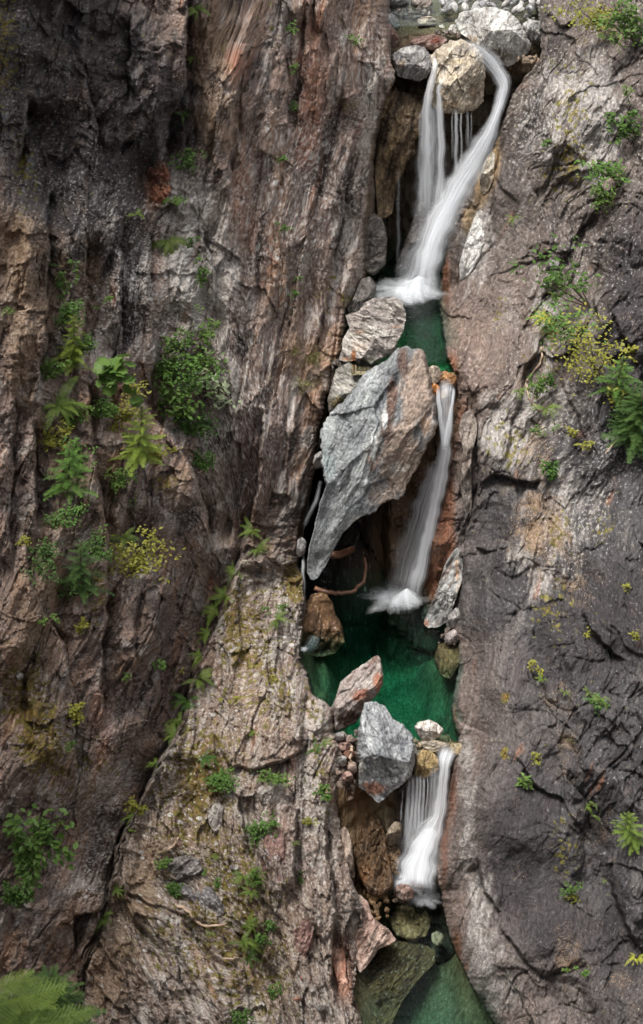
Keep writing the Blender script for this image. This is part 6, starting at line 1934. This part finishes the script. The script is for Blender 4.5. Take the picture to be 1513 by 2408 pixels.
# ---- tangle that fills the left gully between the larger plants
for i, (x, y, rx, ry, k, lab) in enumerate([
        (130, 770, 20, 34, 'n', 'feathery green tangle beside the narrow leaf column in the gully'), (172, 830, 22, 22, 'n', 'dark feathery tuft at the right foot of the bushy bright conifer'), (100, 890, 18, 20, 'l', 'leafy tuft just above the big sword fern'),
        (150, 990, 30, 20, 'l', 'leafy mat under the big sword fern'), (120, 1040, 30, 26, 'y', 'yellowish moss-like tuft left of the dark green sapling'), (190, 1090, 26, 36, 'n', 'dark feathery tuft right of the dark green sapling'),
        (262, 1000, 26, 30, 'y', 'yellow-green tuft left of the young fir'), (330, 1075, 30, 16, 'y', 'yellow-green mat at the right foot of the young fir'), (130, 1230, 40, 26, 'n', 'dull feathery mat between the two conifer saplings'),
        (210, 1300, 30, 40, 'n', 'dull feathery bush left of the yellowish shrub'), (200, 1390, 34, 24, 'd', 'dark feathery mat under the thin dull conifer'), (110, 1310, 26, 22, 'd', 'dark little bush left of the thin dull conifer'),
        (380, 830, 24, 36, 'l', 'leafy sprays at the left edge of the big hollow'), (480, 850, 34, 24, 'l', 'feathery sprays above the pale-leaved shrub'), (360, 890, 22, 30, 'n', 'dark sprays left of the bright bush in the hollow'), (410, 1000, 22, 26, 'd', 'shadowed greenery in the bottom of the big hollow')]):
    shrub(x, y, rx, ry, lab, {'n': NEED, 'l': LEAF, 'y': LEAFY, 'd': NEEDD}[k], 6, 150, 4)
# ---- lower left corner
shrub(40, 2010, 50, 110, 'leafy alder branches entering from the left edge', LEAF, 17, 150, 7, asp=.6, cy=.6)
shrub(20, 2120, 30, 40, 'bright green bush at the left edge under the alder branches', LEAF, 9, 160, 4)
sapling(70, 2430, 260, 'dark conifer in the lower left corner', 'd', .60, 60, .02)
sapling(170, 2450, 190, 'dark low conifer right of the corner one at lower left', 'd', .62, 50, .02)
sapling(20, 2480, 230, 'shadowed conifer behind the bright boughs at bottom left', 'd', .55, 34)

root = link(bpy.data.objects.new('conifer_tree', None))
root.location = at(-40, 2440, 20.8)
tag(root, 'bright green fir boughs of a near tree in the bottom left corner', 'tree')
base = Vector(root.location)
mb = MB()
mb.tube([Vector((-.5, .1, -2.2)), Vector((-.45, .1, 0)), Vector((-.4, .1, .6))], [.09, .07, .05], 7)
link(bpy.data.objects.new('trunk', mb.mesh('trunk', TWIG, True)), root)
for i, (x, y, dx, az, L_, pt) in enumerate([(80, 2420, 0, .0, 1.0, -.2), (120, 2450, 0, -.2, 1.0, -.15), (-60, 2430, 0, .35, 1.8, -.22), (0, 2380, 0, .0, 1.0, -.1), (-40, 2400, 0, .25, 1.5, -.20), (-30, 2440, 0, -.05, 1.6, -.15), (0, 2440, 0, .55, 1.2, -.25), (-40, 2370, 0, .5, 1.0, -.3), (30, 2470, 0, .2, 1.5, -.25), (90, 2470, 0, .35, 1.1, -.3), (-50, 2480, 0, .1, 1.7, -.28), (140, 2490, 0, .2, 1.0, -.3), (-20, 2345, 0, .1, .8, -.1), (60, 2440, 0, .7, .8, -.35)]):
    f = link(bpy.data.objects.new('branch', BG['near'][i % 3]), root)
    f.location = Vector(at(x + 10, y - 28, 20.8 - .03 * i)) - base
    f.rotation_euler = (Euler((0, 0, az * 1.5 - .15)).to_matrix() @ Euler((0, pt + .12 * math.sin(i * 2.1), 0)).to_matrix() @ Euler((.5 + .5 * math.sin(i * 1.7), 0, 0)).to_matrix()).to_euler()
    f.scale = (L_ * .8,) * 3

# ---- right cliff
fern(1294, 742, 40, 'bright yellow fern on the right cliff below the perched grey block', 'y', 12, .1)
shrub(1328, 672, 16, 18, 'fresh green plant in the crack above and right of the yellow fern', LEAF, 6, 90, 3)
fern(1308, 690, 18, 'small pale fern between the yellow fern and the fresh green plant', 'g', 6)
fern(1212, 506, 20, 'tiny lone fern on the smooth brown bulge of the right cliff', 'g', 5, .2)
shrub(1390, 720, 46, 46, 'thin airy bush with pale leaves right of the yellow fern', LEAF, 9, 110, 6)
shrub(1360, 790, 52, 40, 'feathery green undergrowth below the airy bush', NEED, 6, 220, 5)
shrub(1400, 870, 54, 60, 'feathery light green bush in the middle of the right cliff', LEAFY, 6, 320, 6)
sapling(1430, 920, 90, 'wispy conifer seedling beside the feathery bush on the right cliff', 'n', .55, 24)
shrub(1428, 935, 30, 22, 'yellowish leafy tuft above the dark conifer on the right edge', LEAFY, 6, 120, 3)
sapling(1478, 1040, 130, 'spreading green conifer growing at the right edge of the picture', 'd', .6, 60)
sapling(1520, 1020, 120, 'dark conifer partly cut by the right edge of the picture', 'd', .6, 28)
fern(1214, 915, 34, 'arching fern on the right cliff left of the bare branch', 'g', 6)
fern(1284, 955, 36, 'upright fern at the lower end of the bare branch', 'g', 7)
shrub(1262, 935, 20, 26, 'dull green plant between the two ferns on the right cliff', LEAF, 7, 90, 3)
shrub(1308, 905, 12, 26, 'narrow dark plant right of the bare branch', NEED, 6, 70, 3)
shrub(1284, 1110, 16, 24, 'dark green shrub hanging over the horizontal crack', NEED, 7, 110, 3)
shrub(1256, 1010, 24, 14, 'little plants along the pale patch edge, right cliff', LEAF, 5, 60, 3)
shrub(1360, 1030, 14, 16, 'small yellow-green plant on the dark slab below the bush', LEAFY, 6, 40, 2)
shrub(1390, 1050, 14, 10, 'small plant right of the yellow-green one on the dark slab', LEAFY, 6, 40, 2)
shrub(1494, 96, 34, 44, 'shrub in the top right corner of the picture', LEAF, 8, 220, 5)
shrub(1440, 60, 50, 26, 'low greenery on the top right ledge', LEAFY, 6, 170, 4)
shrub(1494, 308, 24, 26, 'green plant on the right edge in the upper cliff', LEAF, 8, 120, 3)
shrub(1452, 420, 36, 22, 'sparse dark plant in the recess of the upper right cliff', NEED, 7, 120, 4)
shrub(1432, 480, 24, 22, 'grassy green plant below the recess of the upper right cliff', LEAF, 6, 120, 3)
shrub(1480, 240, 10, 22, 'thin upright plant on the pale upper right face', LEAF, 5, 40, 2)
shrub(1300, 335, 10, 10, 'tiny plant on the grey knobbly upper right face', LEAF, 5, 30, 2)
shrub(1486, 830, 18, 20, 'small yellow-leaved plant on the dark mass at the right edge', LEAFY, 8, 34, 2)
fern(1284, 1590, 24, 'small fern on the dark lower slab, left of three', 'g', 6)
shrub(1276, 1572, 18, 12, 'yellow-green sprigs just above the small slab fern', LEAFY, 6, 40, 2)
fern(1334, 1616, 18, 'small fern on the dark lower slab, middle of three', 'g', 5)
fern(1392, 1618, 18, 'little fern left of the bright slab fern', 'g', 5)
fern(1418, 1634, 30, 'bright fern on the dark lower slab, right of three', 'g', 8)
shrub(1425, 1660, 24, 20, 'dull plant beneath the bright slab fern', NEED, 6, 80, 3)
shrub(1232, 1835, 15, 17, 'round-leaved plant alone on the smooth dark slab', LEAF, 9, 44, 3)
shrub(1395, 1495, 20, 12, 'yellow-green plants on the ledge above the overhang crack', LEAFY, 6, 50, 2)
shrub(1480, 1384, 10, 10, 'tiny yellow plant near the right edge, mid cliff', LEAFY, 6, 26, 2)
shrub(1508, 1500, 12, 14, 'yellow-green plant cut by the right edge, mid cliff', LEAFY, 6, 40, 2)
fern(1368, 1890, 24, 'mossy fern in the dark groove of the lower right cliff', 'g', 6, .3)
fern(1404, 1880, 16, 'tiny fern at the top of the dark groove', 'g', 4)
fern(1414, 1912, 16, 'tiny fern in the groove left of the bright conifer bough', 'g', 4)
sapling(1500, 1975, 90, 'bright conifer bough at the right edge of the lower cliff', 'b', .6, 30)
shrub(1335, 2085, 20, 22, 'plant in the crack under the smooth dark slab', LEAF, 6, 80, 3)
shrub(1330, 2105, 26, 8, 'yellow-green sprigs under the crack plant', LEAFY, 6, 40, 2)
fern(1430, 2060, 16, 'tiny fern left of the rounded rock at the right edge', 'g', 4, .3)
fern(1500, 2235, 36, 'bright fern in the dark cleft at the lower right edge', 'y', 6, .1)
shrub(1384, 2290, 14, 16, 'small dull plant at the lower right', NEED, 5, 50, 2)
shrub(1262, 1780, 22, 8, 'sparse sprigs on the slab right of the mossy spot', LEAFY, 6, 34, 2)
grass(1345, 1740, 26, 'dry grass tuft on the dark slab of the right cliff', 26)
grass(1305, 150, 34, 'dry grass tuft at the top of the right cliff by the stream', 30)
shrub(1330, 2270, 8, 8, 'tiny sprig by the lower right crack', LEAF, 5, 20, 2)
